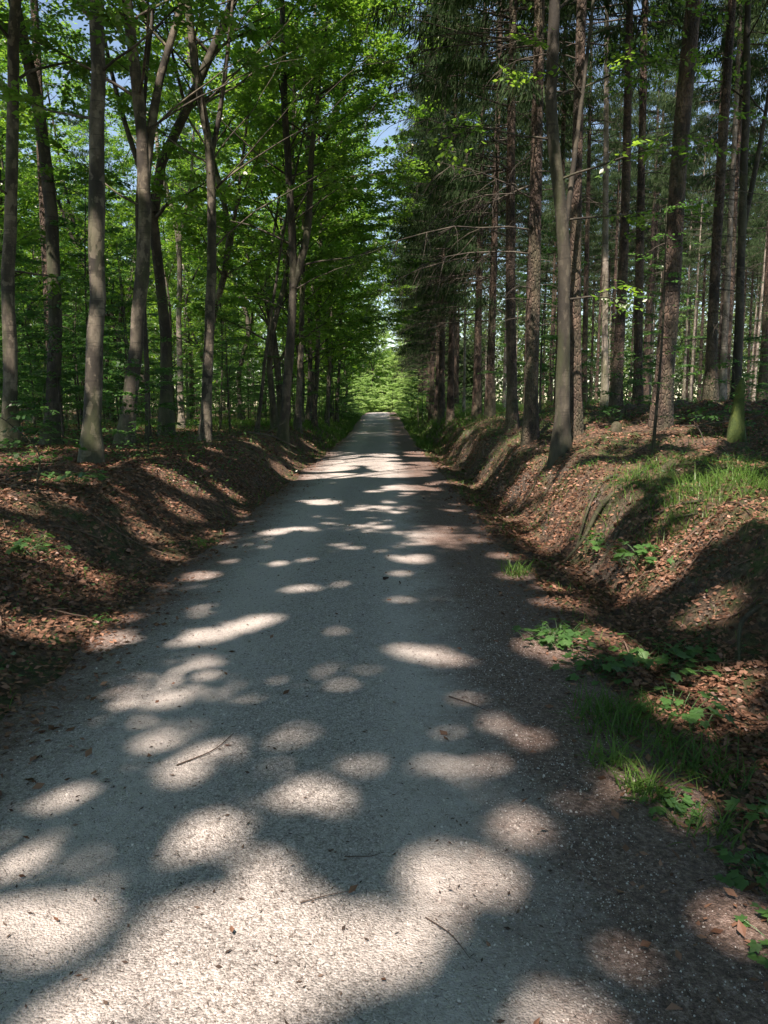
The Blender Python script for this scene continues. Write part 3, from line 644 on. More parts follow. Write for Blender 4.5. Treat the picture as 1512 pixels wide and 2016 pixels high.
SE = [make_spruce(311, .17, 25, 8.5, 3.2, edge=(PI, 4.0, 9, 13, 3.2), sides=8, dead_long=8, dead=(1.5, 9, 90)), make_spruce(312, .16, 24, 8.0, 3.0, edge=(PI, 3.6, 8, 12, 3.0), sides=8, dead_long=7, dead=(1.5, 8, 90))]
BE = [bv(211, 18, .13, 2.2, .15, 30, 1.4, cr2=5.6), bv(212, 17, .11, 1.6, .15, 30, 1.3, cr2=5.2)]
for (x, y, v) in BACK: plant_tree('beech_tree', 'unseen leafy beech added behind the viewpoint to block sky light', 'tree', BV[v], (x, y, Hs(x, y)), x, 1.0, 'unseen beeches added behind the viewpoint')
BF = [bv(213, 17, .12, 1.6, .17, 30, 1.3, cr2=4.6, lm='sunglow_leaf'), bv(214, 15, .10, 1.2, .17, 28, 1.3, cr2=4.2, lm='sunglow_leaf')]
def far_ok(x, y, d):
    return all((x-a)**2+(y-b)**2 > d*d for a, b in used)
def put(name, label, cat, V, x, y, group, sc=1.0, rz=None):
    used.append((x, y)); rz = random.uniform(0, 2*PI) if rz is None else rz
    return plant_tree(name, label, cat, V, (x, y, Hs(x, y)-.03), rz, sc, group)
random.seed(5)
# roadside rows
y = 27.
while y < 82:
    put('spruce_tree', 'roadside spruce with drooping boughs in the row along the right verge', 'tree', random.choice(SE), 3.1+random.uniform(-.2, .9)+.25*(y > 50), y, 'spruces lining the right verge', random.uniform(.85, 1.05), random.uniform(-.35, .35)); y += random.uniform(3.2, 5.2)
y = 27.
while y < 68:
    put('beech_tree', 'leafy roadside beech in the row along the left verge', 'tree', random.choice(BE), -3.5-random.uniform(0, 1.0), y, 'beeches lining the left verge', random.uniform(.85, 1.1)); y += random.uniform(4.0, 6.0)
nb = 0
for _ in range(4000):
    y = 13+87*random.random()**.8; x = -random.uniform(4.5, .52*y+5)
    if nb < 105 and far_ok(x, y, 1.7+y*.012) and not (abs(x) < 13 and 68 < y) and fbm(x*.13, y*.13, 80, 2) > -.22:
        if random.random() < .16: put('spruce_tree', 'slim spruce trunk standing among the beeches left of the road', 'tree', random.choice(SV), x, y, 'spruces in the left wood', random.uniform(.8, 1))
        else: put('beech_tree', 'beech deep in the left wood with low leafy boughs', 'tree', random.choice(BV), x, y, 'beeches in the left wood', random.uniform(.8, 1.12))
        nb += 1
nb = 0
for _ in range(4000):
    y = 17+83*random.random()**.8; x = random.uniform(4.8, .52*y+5)
    if nb < 105 and far_ok(x, y, 1.5+y*.012) and not (abs(x) < 12 and 82 < y) and fbm(x*.12, y*.12, 84, 2) > -.3:
        if random.random() < .08: put('beech_tree', 'beech growing among the spruces right of the road', 'tree', random.choice(BV), x, y, 'beeches in the right wood', random.uniform(.75, 1))
        else: put('spruce_tree', 'spruce with bare lower trunk deep in the right wood', 'tree', random.choice(SV), x, y, 'spruces in the right wood', random.uniform(.85, 1.08))
        nb += 1
# wood closing the view at the end of the road
for _ in range(600):
    y = random.uniform(108, 128); x = random.uniform(-60, 60)
    if abs(x+.4) < 3.2 and y < 114: continue
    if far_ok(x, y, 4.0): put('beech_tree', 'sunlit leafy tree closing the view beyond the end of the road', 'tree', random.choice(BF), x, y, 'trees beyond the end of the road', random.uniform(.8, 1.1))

# ------------------------------------------------------------------ saplings
def make_sapling(seed, h, spread, leaf, dens=1.0, lm='young_leaf', low=.14):
    r = np.random.default_rng(seed); st = Acc()
    path = resample([(0, 0, 0), (r.normal(0, .06), r.normal(0, .06), h*.5), (r.normal(0, .2), r.normal(0, .2), h)], 10)
    tube(st, np.vstack([path[0]-[0, 0, .1], path]), np.r_[.012+h*.005, (.011+h*.005)*(1-.85*np.linspace(0, 1, 10))], 5, 0)
    P = []; D = []; ga = r.uniform(0, 6); nb_ = int(6+h*3.5)
    for k in range(nb_):
        f = low+(1-low)*(k+.5)/nb_; q = min(int(f*9), 8); ga += 2.4
        L = spread*(1.1-.65*f)*r.uniform(.6, 1.2)
        pts = curve(path[q]+(path[q+1]-path[q])*(f*9-q), (math.cos(ga), math.sin(ga), .35+.5*f), L, 6, -.5, r, .08)
        tube(st, pts, np.linspace(.006, .002, 6), 3, 0)
        m_ = max(4, int(L*13*dens)); ii = r.uniform(.6, 5, m_); i0 = np.minimum(ii.astype(int), 4); fr = (ii-i0)[:, None]
        P.append(pts[i0]*(1-fr)+pts[i0+1]*fr); dd = unit(pts[i0+1]-pts[i0]); sd = np.stack([-dd[:, 1], dd[:, 0], np.zeros(m_)], 1)*np.where(r.random(m_) > .5, 1, -1)[:, None]
        D.append(dd*.7+sd*.6)
    lf = Acc(); crown_leaves(lf, np.concatenate(P), np.concatenate(D)*np.array([1, 1, .3 if lm == 'young_leaf' else 1.5]), leaf, 8, 0, seed, .2, (.2, .4), .15 if lm == 'young_leaf' else .7)
    return [('stem', st.mesh('stem', [M['dark_bark']])), ('foliage', lf.mesh('foliage', [M[lm]]))]
SAP = [make_sapling(401, 3.6, 1.3, .085), make_sapling(402, 2.4, 1.1, .08), make_sapling(403, 4.8, 1.6, .09), make_sapling(404, 1.2, .6, .07), make_sapling(405, 5.6, 1.9, .10, 1.2)]
BU = [make_sapling(411, 2.6, 1.6, .11, 3.6, 'sunglow_leaf', .02), make_sapling(412, 1.5, 1.3, .11, 3.6, 'sunglow_leaf', .02), make_sapling(413, 4.2, 1.9, .12, 3.2, 'sunglow_leaf', .02)]
ns = 0
for _ in range(3000):
    y = 15+70*random.random()**1.1; x = -random.uniform(4.4, .52*y+3)
    if ns < 200 and far_ok(x, y, .8+y*.006) and not (y < 18 and x > -6):
        put('sapling', 'leafy young beech in the dim understorey of the left wood', 'sapling', random.choice(SAP), x, y, 'saplings in the left wood', random.uniform(.8, 1.2)); ns += 1
ns = 0
for _ in range(3000):
    y = 19+65*random.random()**1.1; x = random.uniform(4.4, .52*y+3)
    if ns < 38 and far_ok(x, y, 1.0+y*.008):
        put('sapling', 'leafy young tree in the understorey of the right wood', 'sapling', random.choice(SAP), x, y, 'saplings in the right wood', random.uniform(.7, 1.1)); ns += 1
for q in range(60):
    y = random.uniform(46, 106); sd = random.choice((-1, 1)); x = -.4+sd*random.uniform(2.6, 4.2+(4 if y > 72 else 0))
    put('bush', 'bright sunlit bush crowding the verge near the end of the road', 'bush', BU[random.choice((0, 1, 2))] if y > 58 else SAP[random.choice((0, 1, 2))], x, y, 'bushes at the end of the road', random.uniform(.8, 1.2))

for q in range(40):
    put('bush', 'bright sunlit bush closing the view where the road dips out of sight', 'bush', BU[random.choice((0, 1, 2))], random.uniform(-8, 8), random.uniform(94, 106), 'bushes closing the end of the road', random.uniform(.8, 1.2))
# individual young plants
def solo(name, label, cat, V, x, y, sc=1.0, rz=0):
    return plant_tree(name, label, cat, V, (x, y, Hs(x, y)-.02), rz, sc)
solo('sapling', 'tall thin bare sapling in front of the foremost right spruce', 'sapling', make_sapling(451, 3.4, .55, .06, .35), 3.75, 10.6)
solo('sapling', 'small sapling with flat green sprays growing by the mossy stump at right', 'sapling', make_sapling(452, 1.15, .75, .07, 1.3), 5.35, 11.6)
solo('sapling', 'low sapling with broad dark leaves on the left bank top', 'sapling', make_sapling(453, .7, .6, .08), -3.5, 7.6)
solo('sapling', 'leafy young beech between the two foremost left trunks', 'sapling', make_sapling(454, 1.5, 1.2, .08, 1.6), -4.1, 13.2)
solo('sapling', 'fresh green sapling under the left edge beech', 'sapling', make_sapling(455, 2.6, 1.3, .09, 1.2), -6.4, 15.2)
solo('sapling', 'green young tree spreading between the dark trunks at the right edge', 'sapling', make_sapling(456, 2.6, 1.3, .08, 1.2), 9.2, 18.0)
solo('sapling', 'small sapling at the feet of the two grey brown spruces', 'sapling', make_sapling(457, 1.3, .9, .08, 1.2), 5.2, 16.5)

# mossy broken stump and a dark stump
def stump(name, label, x, y, h, r, mat, seed):
    a = Acc(); rr = np.random.default_rng(seed); n = 9
    pts = np.stack([np.linspace(0, .06, n), np.zeros(n), np.linspace(-.15, h, n)], 1)
    tube(a, pts, np.r_[r*np.linspace(1.1, .85, n-1), r*.3], 12, 0, .5, .7, .25, seed)
    return tag(link(name, a.mesh(name, [M[mat]]), None, (x, y, Hs(x, y))), label, 'stump')
stump('tree_stump', 'upright mossy broken stem lit yellow green, right side of the plateau', 5.15, 11.2, .85, .075, 'moss', 3)
stump('tree_stump', 'small dark broken stump on the leaf floor right of the red spruce', 3.9, 13.0, .22, .06, 'root_bark', 8)

# ------------------------------------------------------------------ herbs with lobed leaves, grass tufts
def lobed(acc, C, A, Nn, S, tone):
    """a five-lobed leaf from five overlapping blades"""
    A = unit(A); Sd = unit(np.cross(A, Nn)); Nn = np.cross(Sd, A)
    for k, (an, ln) in enumerate(((0, 1.), (.75, .82), (-.75, .82), (1.5, .55), (-1.5, .55))):
        d = A*math.cos(an)+Sd*math.sin(an); l = S*ln*.62
        leaves(acc, C+d*(l*.5)[:, None]+Nn*.0015*k, d, Nn, l, l*.62, 0, tone, .10)
def make_herb(seed, n, h, size, spread):
    r = np.random.default_rng(seed); st = Acc(); lf = Acc()
    C = []; A = []; S = []
    for k in range(n):
        az = r.uniform(0, 2*PI); d = np.array([math.cos(az), math.sin(az), 0]); rad = spread*r.uniform(.1, 1); hh = h*r.uniform(.5, 1.1)
        p = np.array([r.normal(0, spread*.25), r.normal(0, spread*.25), -.03]); e = p+d*rad+np.array([0, 0, hh])
        tube(st, resample([p, (p+e)/2+np.array([0, 0, hh*.2]), e], 5), .0022, 3, 0)
        C.append(e); A.append(d+np.array([0, 0, -.15])); S.append(size*r.uniform(.7, 1.25))
    C = np.array(C); A = np.array(A)+r.normal(0, .2, (n, 3)); Nn = np.array([0, 0, 1.])+r.normal(0, .25, (n, 3))
    lobed(lf, C, A, Nn, np.array(S), np.clip(r.normal(.5, .25, n), 0, 1))
    return [('stem', st.mesh('stem', [M['herb']])), ('foliage', lf.mesh('foliage', [M['herb']]))]
def herb(label, x, y, n, h, size, spread, seed):
    solo('leafy_herb', label, 'plant', make_herb(seed, n, h, size, spread), x, y)
herb('bright clump of small lobed leaves on the ditch edge beside the road', 1.18, 5.05, 87, .16, .085, .26, 501)
herb('leafy clump in the ditch just nearer than the brightest one', 1.35, 4.5, 64, .15, .085, .22, 502)
herb('broad shaded lobed leaves spreading over the ditch floor', 1.85, 5.0, 45, .17, .12, .36, 503)
herb('sunlit row of lobed leaves lying over the brown leaves of the ditch', 1.62, 4.05, 41, .12, .10, .30, 504)
herb('bright green sprig on the steep right bank above the ditch', 2.38, 6.9, 38, .2, .13, .30, 505)
herb('dark leafy seedling clump on the mossy right bank', 2.35, 8.0, 57, .16, .11, .3, 506)
herb('low leaves against the sandy face of the right bank', 2.2, 5.15, 26, .12, .09, .2, 507)
herb('lobed plant at the lower right, left of the corner', 1.30, 2.45, 40, .10, .075, .14, 508)
herb('leafy plant low in the bottom right corner of the picture', 1.22, 2.12, 40, .09, .075, .14, 509)
herb('plant with pale green leaves on the lower right verge beside brown leaves', 1.16, 2.9, 36, .09, .075, .12, 510)
herb('small herb at the right picture edge above the corner plants', 1.55, 2.85, 40, .10, .075, .16, 511)
herb('small green sprig where the left bank meets the gravel', -2.15, 5.6, 22, .08, .06, .12, 512)
herb('dark leaf clump on the slope of the left bank', -3.0, 6.2, 49, .16, .10, .3, 513)
herb('shaded leafy clump high on the left bank', -3.5, 8.6, 49, .18, .11, .34, 514)
herb('green plant in the grass by the left verge foot', -2.2, 9.0, 26, .08, .07, .2, 515)

def blades(acc, P, r, lmin, lmax, w, droop, tone_mu=.5, mat=0):
    n = len(P); az = r.uniform(0, 2*PI, n); d = np.stack([np.cos(az), np.sin(az), np.zeros(n)], 1)
    L = r.uniform(lmin, lmax, n); lean = r.uniform(.45, 1.15, n); sd = np.stack([-d[:, 1], d[:, 0], np.zeros(n)], 1)
    tone = np.clip(r.normal(tone_mu, .2, n), 0, 1)
    prev = None; K = 4
    pts = []
    for k in range(K+1):
        t = k/K
        pts.append(P+d*(L*lean*(t*.5+droop*t*t*.5))[:, None]+np.array([0, 0, 1.])*(L*(t-.45*droop*lean*t*t*1.1))[:, None])
    ws = [w, w*.9, w*.75, w*.5, w*.12]
    for k in range(K):
        a0 = pts[k]-sd*ws[k]/2; a1 = pts[k]+sd*ws[k]/2; b1 = pts[k+1]+sd*ws[k+1]/2; b0 = pts[k+1]-sd*ws[k+1]/2
        acc.add(np.stack([a0, a1, b1, b0], 1).reshape(-1, 3), np.arange(n*4).reshape(-1, 4), mat, tone)
def tuft(label, x, y, n, spread, l, seed, tone=.55):
    r = np.random.default_rng(seed); a = Acc()
    dx = np.clip(r.normal(0, spread, (n, 2)), -1.8*spread, 1.8*spread); z0 = Hs(x, y)
    P = np.stack([dx[:, 0], dx[:, 1], H(x+dx[:, 0], y+dx[:, 1])-z0-.01], 1)
    blades(a, P, r, l*.5, l, .007, 1.0, tone)
    tag(link('grass_tuft', a.mesh('grass_tuft', [M['grass']]), None, (x, y, z0)), label, 'grass tuft')
tuft('lone arching grass tuft on the road edge at middle right', 1.28, 7.2, 90, .07, .30, 601)
tuft('sunlit grass tuft on the lower right verge', 1.02, 3.28, 70, .045, .20, 602, .7)
tuft('bright drooping grass tuft just nearer than the sunlit verge tuft', 1.10, 3.02, 90, .05, .22, 603, .7)
tuft('dark bushy grass clump on the verge below the bright herbs', 1.22, 3.75, 260, .13, .26, 604, .35)
tuft('shaded long grass beside the dark clump on the right verge', 1.38, 3.3, 200, .14, .26, 605, .35)
tuft('long grass clump overhanging the top of the right bank', 2.95, 7.3, 420, .26, .30, 606, .6)
tuft('lush pale grass clump at the right picture edge on the bank top', 3.75, 7.5, 700, .36, .36, 607, .6)
tuft('wispy grass behind the overhanging clump on the right bank', 3.0, 8.6, 320, .35, .36, 608, .5)
tuft('low green grass in the hollow of the right plateau', 4.2, 9.0, 420, .45, .2, 609, .4)
tuft('thin pale grass tuft near the foot of the left bank', -2.12, 8.7, 60, .08, .14, 610, .6)
tuft('small grass tuft among leaves at lower right', 1.25, 2.7, 60, .06, .16, 611, .45)

# ------------------------------------------------------------------ scattered stuff
def in_view(x, y, m=.5): return (abs(x) < .53*y+m)
def scatter(n, x0, x1, y0, y1, seed, dens=None):
    r = np.random.default_rng(seed); x = r.uniform(x0, x1, n); t = r.random(n); y = y0+(y1-y0)*t
    k = in_view(x, y)
    if dens is not None: k &= r.random(n) < dens(x, y)
    return x[k], y[k], r
def normals(x, y, e=.05):
    dzx = (H(x+e, y)-H(x-e, y))/(2*e); dzy = (H(x, y+e)-H(x, y-e))/(2*e)
    return unit(np.stack([-dzx, -dzy, np.ones(len(x))], 1))
def leaf_density(x, y):
    u = edge_left(y)-x; v = x-edge_right(y)
    d = np.where(v > 0, .25+.75*np.exp(-((v-.7)/.5)**2)+.3*sst((v-1.6)/1.5), np.where(u > 0, .35+.3*sst(u/1.5), 0))
    edge = np.where((v <= 0) & (u <= 0), .002+.35*np.exp(-np.minimum(-u, -v)/.17), 0)
    patch = sst((fbm(x*.9, y*.9, 40, 3)+.35)/.5)
    nz = normals(x, y)[:, 2]
    return np.clip((d*(.35+.75*patch)*1.15/np.maximum(nz, .35)+edge), 0, 1)
acc = Acc()
for (n, x0, x1, y0, y1, sz, sd) in ((150000, -4.5, 4.2, 1.5, 7, .040, 701), (130000, -8, 8, 7, 16, .052, 702), (50000, -16, 16, 16, 34, .085, 703)):
    x, y, r = scatter(n, x0, x1, y0, y1, sd, leaf_density)
    m_ = len(x); z = H(x, y)+r.uniform(.004, .024, m_); az = r.uniform(0, 2*PI, m_)
    Nn = normals(x, y)+r.normal(0, .38, (m_, 3)); A = np.stack([np.cos(az), np.sin(az), r.normal(0, .15, m_)], 1)
    L = sz*r.uniform(.35, 1.45, m_)
    leaves(acc, np.stack([x, y, z], 1), A, Nn, L, L*r.uniform(.5, .7, m_), 0, np.clip(r.normal(.42, .24, m_), 0, 1), r.uniform(-.45, .45, m_)[:, None])
tag(link('fallen_leaves', acc.mesh('fallen_leaves', [M['dead_leaf']])), 'dry brown beech leaves lying over the banks, ditch and forest floor', kind='stuff')

acc = Acc()   # grit on the road: small flattened stones
x, y, r = scatter(60000, -2.1, 1.6, 1.4, 7.5, 711, lambda x, y: np.clip(1.3-y*.12, .1, 1))
k = np.minimum(x-edge_left(y), edge_right(y)-x) > .15+.55*r.random(len(x)); x, y = x[k], y[k]; m_ = len(x)
R = r.uniform(.0015, .0042, m_)*(1+.9*(r.random(m_) > .95)); z = H(x, y)+.006
az = r.uniform(0, 2*PI, m_); asp = r.uniform(.6, 1, m_)
C = np.stack([x, y, z], 1); a1 = np.stack([np.cos(az), np.sin(az), 0*az], 1); a2 = np.stack([-np.sin(az), np.cos(az), 0*az], 1)*asp[:, None]
tv = [C+(a1*c+a2*s)*R[:, None]*1.0-np.array([0, 0, .001]) for c, s in ((1, 0), (0, 1), (-1, 0), (0, -1))]
tp = [C+(a1*c+a2*s)*R[:, None]*.6+np.array([0, 0, 1.])*(R*.75)[:, None] for c, s in ((1, 0), (0, 1), (-1, 0), (0, -1))]
V = np.stack(tv+tp, 1).reshape(-1, 3); b8 = (np.arange(m_)*8)[:, None, None]
Q = (np.array([[4, 5, 6, 7], [0, 1, 5, 4], [1, 2, 6, 5], [2, 3, 7, 6], [3, 0, 4, 7]])[None]+b8).reshape(-1, 4)
acc.add(V, Q, 0, np.repeat(np.clip(r.normal(.5, .28, m_), 0, 1), 5))
tag(link('gravel', acc.mesh('gravel', [M['pebble']])), 'loose pale grit lying on the road surface', kind='stuff')

acc = Acc()   # needles, bud scales and twig bits on the road
def litter_d(x, y):
    e = np.minimum(x-edge_left(y), edge_right(y)-x)
    return np.where(e > -.1, .6+.4*np.exp(-np.maximum(e, 0)/.28), 0)*np.clip(1.25-y*.09, .15, 1)
x, y, r = scatter(90000, -2.4, 1.7, 1.4, 12, 721, litter_d); m_ = len(x); az = r.uniform(0, 2*PI, m_)
L = r.uniform(.007, .026, m_)*(1+y*.03)
leaves(acc, np.stack([x, y, H(x, y)+.011], 1), np.stack([np.cos(az), np.sin(az), r.normal(0, .1, m_)], 1), np.array([0, 0, 1.])+r.normal(0, .5, (m_, 3)), L, np.where(r.random(m_) > .93, L*.4, .0022), 0, np.clip(r.normal(.35, .3, m_), 0, 1), -.1)
tag(link('litter', acc.mesh('litter', [M['stick']])), 'dark needles, scales and twig crumbs strewn on the gravel', kind='stuff')

acc = Acc()   # grass and moss fringe along both verges, thicker far off
def grass_d(x, y):
    u = edge_left(y)-x; v = x-edge_right(y)
    far = sst((y-20)/18)
    a = np.where(u > 0, (.18+.12*(u < .25)+far*.9*np.exp(-u/3.5)), 0)+np.where(v > 0, (.26+.25*(v < .35)+.2*np.exp(-((v-1.7)/.5)**2)+far*.9*np.exp(-v/3.5)), 0)
    return a*sst((fbm(x*.7, y*.7, 50, 3)+.22+.5*far)/.35)
for (n, x0, x1, y0, y1, l, w, sd) in ((26000, -5, 5, 1.5, 10, .13, .005, 731), (50000, -9, 9, 10, 28, .20, .010, 732), (90000, -12, 12, 28, 95, .42, .03, 733)):
    x, y, r = scatter(n, x0, x1, y0, y1, sd, grass_d)
    blades(acc, np.stack([x, y, H(x, y)-.01], 1), r, l*.4, l, w, .9, .4)
tag(link('grass', acc.mesh('grass', [M['grass']])), 'thin green grass along both verges, dense towards the road end', kind='stuff')

M['dry_grass'] = leaf_mat('dry grass', (.07, .045, .028), (.34, .25, .16), (.06, .04, .02), (.22, .16, .09), .2, 0)
acc = Acc()   # dry blades hanging over the banks
def dry_d(x, y):
    u = edge_left(y)-x; v = x-edge_right(y)
    return np.where(u > .25, .45*np.exp(-((u-1.3)/1.2)**2), 0)+np.where(v > .7, .9*np.exp(-((v-1.25)/.6)**2)+.12, 0)
for (n, x0, x1, y0, y1, l, w, sd) in ((75000, -5, 5, 2, 11, .13, .004, 735), (26000, -7, 7, 11, 28, .20, .007, 736)):
    x, y, r = scatter(n, x0, x1, y0, y1, sd, lambda x, y: dry_d(x, y)*sst((fbm(x*1.7, y*1.7, 55, 3)+.15)/.3))
    blades(acc, np.stack([x, y, H(x, y)-.01], 1), r, l*.4, l, w, 1.3, .45)
tag(link('dry_grass', acc.mesh('dry_grass', [M['dry_grass']])), 'withered brown grass hanging over the earth banks', kind='stuff')
acc = Acc()   # low leafy ground cover
def cover_d(x, y):
    u = edge_left(y)-x; v = x-edge_right(y)
    return np.where((u > .5) | (v > 1.3), 1, np.where((u > 0) | (v > 0), .5, 0))*(.12+.88*sst((fbm(x*.5, y*.5, 60, 3)-.0)/.25))
for (n, x0, x1, y0, y1, h, sz, sd) in ((24000, -6, 6, 2.0, 12, .09, .040, 741), (34000, -16, 16, 12, 34, .22, .075, 742), (36000, -42, 42, 32, 95, .6, .15, 743)):
    x, y, r = scatter(n, x0, x1, y0, y1, sd, cover_d); m_ = len(x); az = r.uniform(0, 2*PI, m_)
    leaves(acc, np.stack([x, y, H(x, y)+r.uniform(.02, h, m_)], 1), np.stack([np.cos(az), np.sin(az), r.normal(-.1, .2, m_)], 1), np.array([0, 0, 1.])+r.normal(0, .35, (m_, 3)), sz*r.uniform(.7, 1.3, m_), sz*.6, 0, np.clip(r.normal(.4, .2, m_), 0, 1))
tag(link('ground_cover', acc.mesh('ground_cover', [M['young_leaf']])), 'low green seedlings and creepers covering the wood floor in patches', kind='stuff')

acc = Acc()   # dead twigs lying on the floor
r = np.random.default_rng(751)
for k in range(900):
    y = 4+26*r.random(); x = r.uniform(-.5*y-1, .5*y+1)
    if -2.2 < x < 1.6: continue
    az = r.uniform(0, PI); L = r.uniform(.15, .8); p = np.array([x, y, 0.]); d = np.array([math.cos(az), math.sin(az), 0])
    q = np.array([p-d*L/2, p+r.normal(0, .03, 3), p+d*L/2]); q[:, 2] = H(q[:, 0], q[:, 1])+.015+np.abs(r.normal(0, .02, 3))
    tube(acc, resample(q, 4), r.uniform(.003, .008), 3, 0, r.uniform(.2, 1))
tag(link('brushwood', acc.mesh('brushwood', [M['stick']])), 'scattered thin dead twigs on the forest floor', kind='stuff')

# far-off wood as one mass
acc = Acc(); r = np.random.default_rng(761); n = 210000
x = r.uniform(-95, 95, n); y = np.where(r.random(n) < .5, r.uniform(104, 118, n), r.uniform(128, 150, n)); z = -1+28*r.random(n)**1.25
mid = r.random(n) < .3; x = np.where(mid, r.uniform(-14, 14, n), x); z = np.where(mid, -1+12*r.random(n), z)
k = ((fbm(x*.16, z*.2+y*.05, 70, 4) > -.45) | mid) & ((np.abs(x+.4) > 3.3) | (y > 120))
x, y, z = x[k], y[k], z[k]; m_ = len(x)
leaves(acc, np.stack([x, y, z], 1), r.normal(0, 1, (m_, 3)), np.array([0, 0, 1.])+r.normal(0, .5, (m_, 3)), .6*r.uniform(.6, 1.3, m_), .42, 0, np.clip(r.normal(.45, .2, m_), 0, 1))
acc.m = [np.where(x > 6, 1, 0)]
tag(link('distant_wood', acc.mesh('distant_wood', [M['beech_leaf'], M['needle']])), 'far-off leafy wood behind all the trees', kind='stuff')

# ------------------------------------------------------------------ sticks on the road, fallen boughs, roots
def stick(name, label, pts, rad, mat='stick', side=(), tone=.3):
    a = Acc(); p = np.array([(x, y, Hs(x, y)+h) for x, y, h in pts]); o = p[0].copy(); q = resample(p-o, 10)
    tube(a, q, rad*np.linspace(1, .45, 10), 6, 0, tone, 0, .1)
    for i, dx, dy, dz in side: tube(a, resample([q[i], q[i]+np.array([dx, dy, dz])*.5+np.array([0, 0, .01]), q[i]+np.array([dx, dy, dz])], 5), rad*.5*np.linspace(1, .4, 5), 4, 0, tone)
    return tag(link(name, a.mesh(name, [M[mat]]), None, tuple(o)), label, 'stick')
stick('twig', 'curved dark twig lying on shaded gravel left of the road centre', [(-.93, 3.22, .012), (-.80, 3.36, .014), (-.74, 3.55, .012)], .004)
stick('twig', 'thin dark twig beside the brightest sun patches at the bottom', [(.13, 2.18, .012), (.20, 2.10, .016), (.25, 2.0, .012)], .0022)
stick('twig', 'fine crooked twig above the white sun patch', [(-.27, 2.25, .012), (-.19, 2.28, .014), (-.10, 2.31, .012)], .0022)
stick('twig', 'straight thin twig on the right half of the road', [(.36, 4.03, .012), (.47, 3.93, .014), (.56, 3.83, .012)], .004)
stick('twig', 'short twig on shaded gravel between two sun patches', [(-.14, 2.5, .012), (-.05, 2.5, .014), (.0, 2.53, .012)], .0022)
stick('pine_cone', 'small dark cone lying on the middle of the road', [(.0, 6.86, .02), (.02, 6.88, .02), (.04, 6.9, .02)], .018, tone=.1)['category'] = 'cone'
stick('fallen_branch', 'pale bare branch lying across the left bank top by the forked beech', [(-3.6, 20.0, .1), (-3.0, 20.3, .22), (-2.4, 20.6, .42)], .035, 'dead_twig', ((3, .5, .2, .3),))
stick('fallen_branch', 'forked grey dead twig lying at the left picture edge', [(-3.95, 7.8, .02), (-3.75, 7.85, .1), (-3.5, 7.95, .2)], .010, 'dead_twig', ((3, .1, 0, .14), (5, -.05, .05, .16), (2, .2, -.1, .05)))
stick('fallen_branch', 'dead stick resting on the right plateau near the mossy stem', [(5.0, 12.4, .03), (5.6, 12.2, .1), (6.3, 12.3, .06)], .014, 'dead_twig', ((4, .2, .1, .2), (7, .1, -.1, .15)))
stick('fallen_branch', 'bent dead branch rising from the leaf floor at right', [(4.6, 10.9, .02), (4.5, 11.0, .25), (4.3, 11.1, .33)], .010, 'dead_twig', ((4, -.1, 0, .15),))
def root(label, pts, rad):
    a = Acc(); p = np.array([(x, y, Hs(x, y)+h) for x, y, h in pts]); o = p[0].copy(); q = resample(p-o, 16)
    tube(a, q, rad*np.linspace(1, .4, 16), 7, 0, .5, 0, .25, 3)
    tag(link('tree_root', a.mesh('tree_root', [M['root_bark']]), None, tuple(o)), label, 'root')
root('bent dark root looping out of the mossy right bank', [(2.75, 8.7, -.02), (2.5, 8.6, .07), (2.25, 8.5, .10), (2.08, 8.55, .02)], .035)
root('long thin root trailing down the right bank', [(3.0, 9.6, .0), (2.7, 9.2, .05), (2.45, 8.9, .05), (2.2, 8.6, .0)], .022)
rr_ = np.random.default_rng(88)
for k in range(12):
    y = rr_.uniform(5.0, 15); x1 = rr_.uniform(2.6, 3.1); x0 = x1-rr_.uniform(.35, .75); dy = rr_.uniform(-.5, .5)
    pp = [(x1+(x0-x1)*t, y+dy*t+rr_.normal(0, .05), (-.01 if t in (0., 1.) else rr_.uniform(.005, .035))) for t in (0., .3, .6, .85, 1.)]
    root('thin exposed root creeping down the face of the right bank', pp, rr_.uniform(.006, .016)); bpy.context.scene.collection.objects[-1]['group'] = 'thin roots on the right bank'
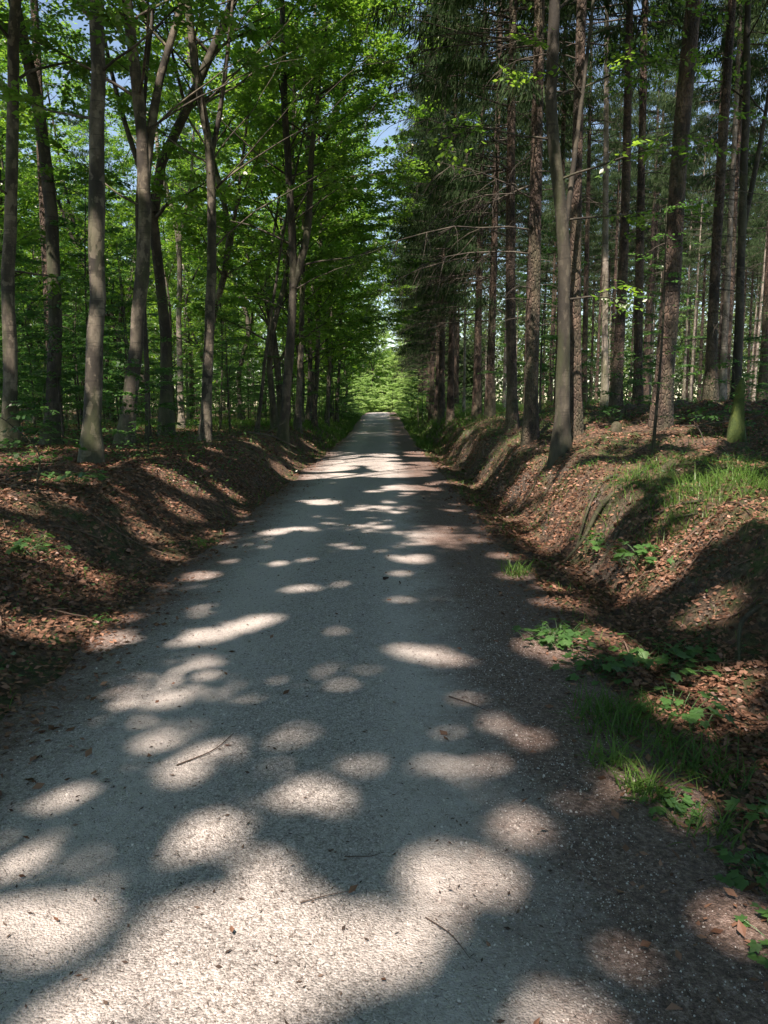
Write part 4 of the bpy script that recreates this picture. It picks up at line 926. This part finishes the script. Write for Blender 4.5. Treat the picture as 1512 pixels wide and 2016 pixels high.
root('root jutting from the sandy bank face at the right edge', [(2.75, 5.3, -.02), (2.55, 5.2, .07), (2.42, 5.0, .10), (2.36, 4.85, .0)], .022)
root('thin root hanging over the dark undercut at the right edge', [(2.8, 4.6, .0), (2.6, 4.55, .05), (2.45, 4.45, .08), (2.4, 4.3, .0)], .014)

# ------------------------------------------------------------------ sky, sun, camera
w = bpy.data.worlds.new('World'); scene.world = w; w.use_nodes = True
nt = w.node_tree; bg = nt.nodes['Background']
sky = nt.nodes.new('ShaderNodeTexSky'); sky.sky_type = 'NISHITA'; sky.sun_disc = False
sky.sun_elevation = SUN_EL; sky.sun_rotation = math.atan2(SUN_AZ[0], SUN_AZ[1]); sky.ozone_density = 3.5; sky.air_density = 1.0; sky.dust_density = .2
nt.links.new(sky.outputs[0], bg.inputs[0]); bg.inputs[1].default_value = 0.11
sl = bpy.data.lights.new('sun', 'SUN'); sl.energy = 5.0; sl.angle = math.radians(.55); sl.color = (1, .93, .97)
so = bpy.data.objects.new('sun', sl); COL.objects.link(so)
so.rotation_euler = Vector(TO_SUN).to_track_quat('Z', 'Y').to_euler(); so.location = (0, 0, 40)

cam = bpy.data.cameras.new('camera'); co = bpy.data.objects.new('camera', cam); COL.objects.link(co)
co.location = (0, 0, 1.6); co.rotation_euler = (math.radians(90-7.9), 0, 0)
cam.sensor_fit = 'VERTICAL'; cam.sensor_height = 24; cam.lens = 24*1494/2016; cam.clip_end = 3000; cam.clip_start = .05
cam.shift_x = 0.0
scene.camera = co
scene.view_settings.view_transform = 'Standard'; scene.view_settings.look = 'None'
scene.view_settings.exposure = 1.2
scene.view_settings.use_white_balance = True
scene.view_settings.white_balance_temperature = 8100
scene.view_settings.white_balance_tint = 12
c = scene.cycles
c.max_bounces = 6; c.diffuse_bounces = 5; c.glossy_bounces = 1; c.transmission_bounces = 4; c.transparent_max_bounces = 4
c.sample_clamp_indirect = 6; c.caustics_reflective = False; c.caustics_refractive = False
c.use_adaptive_sampling = True; c.adaptive_threshold = .02; c.use_denoising = True
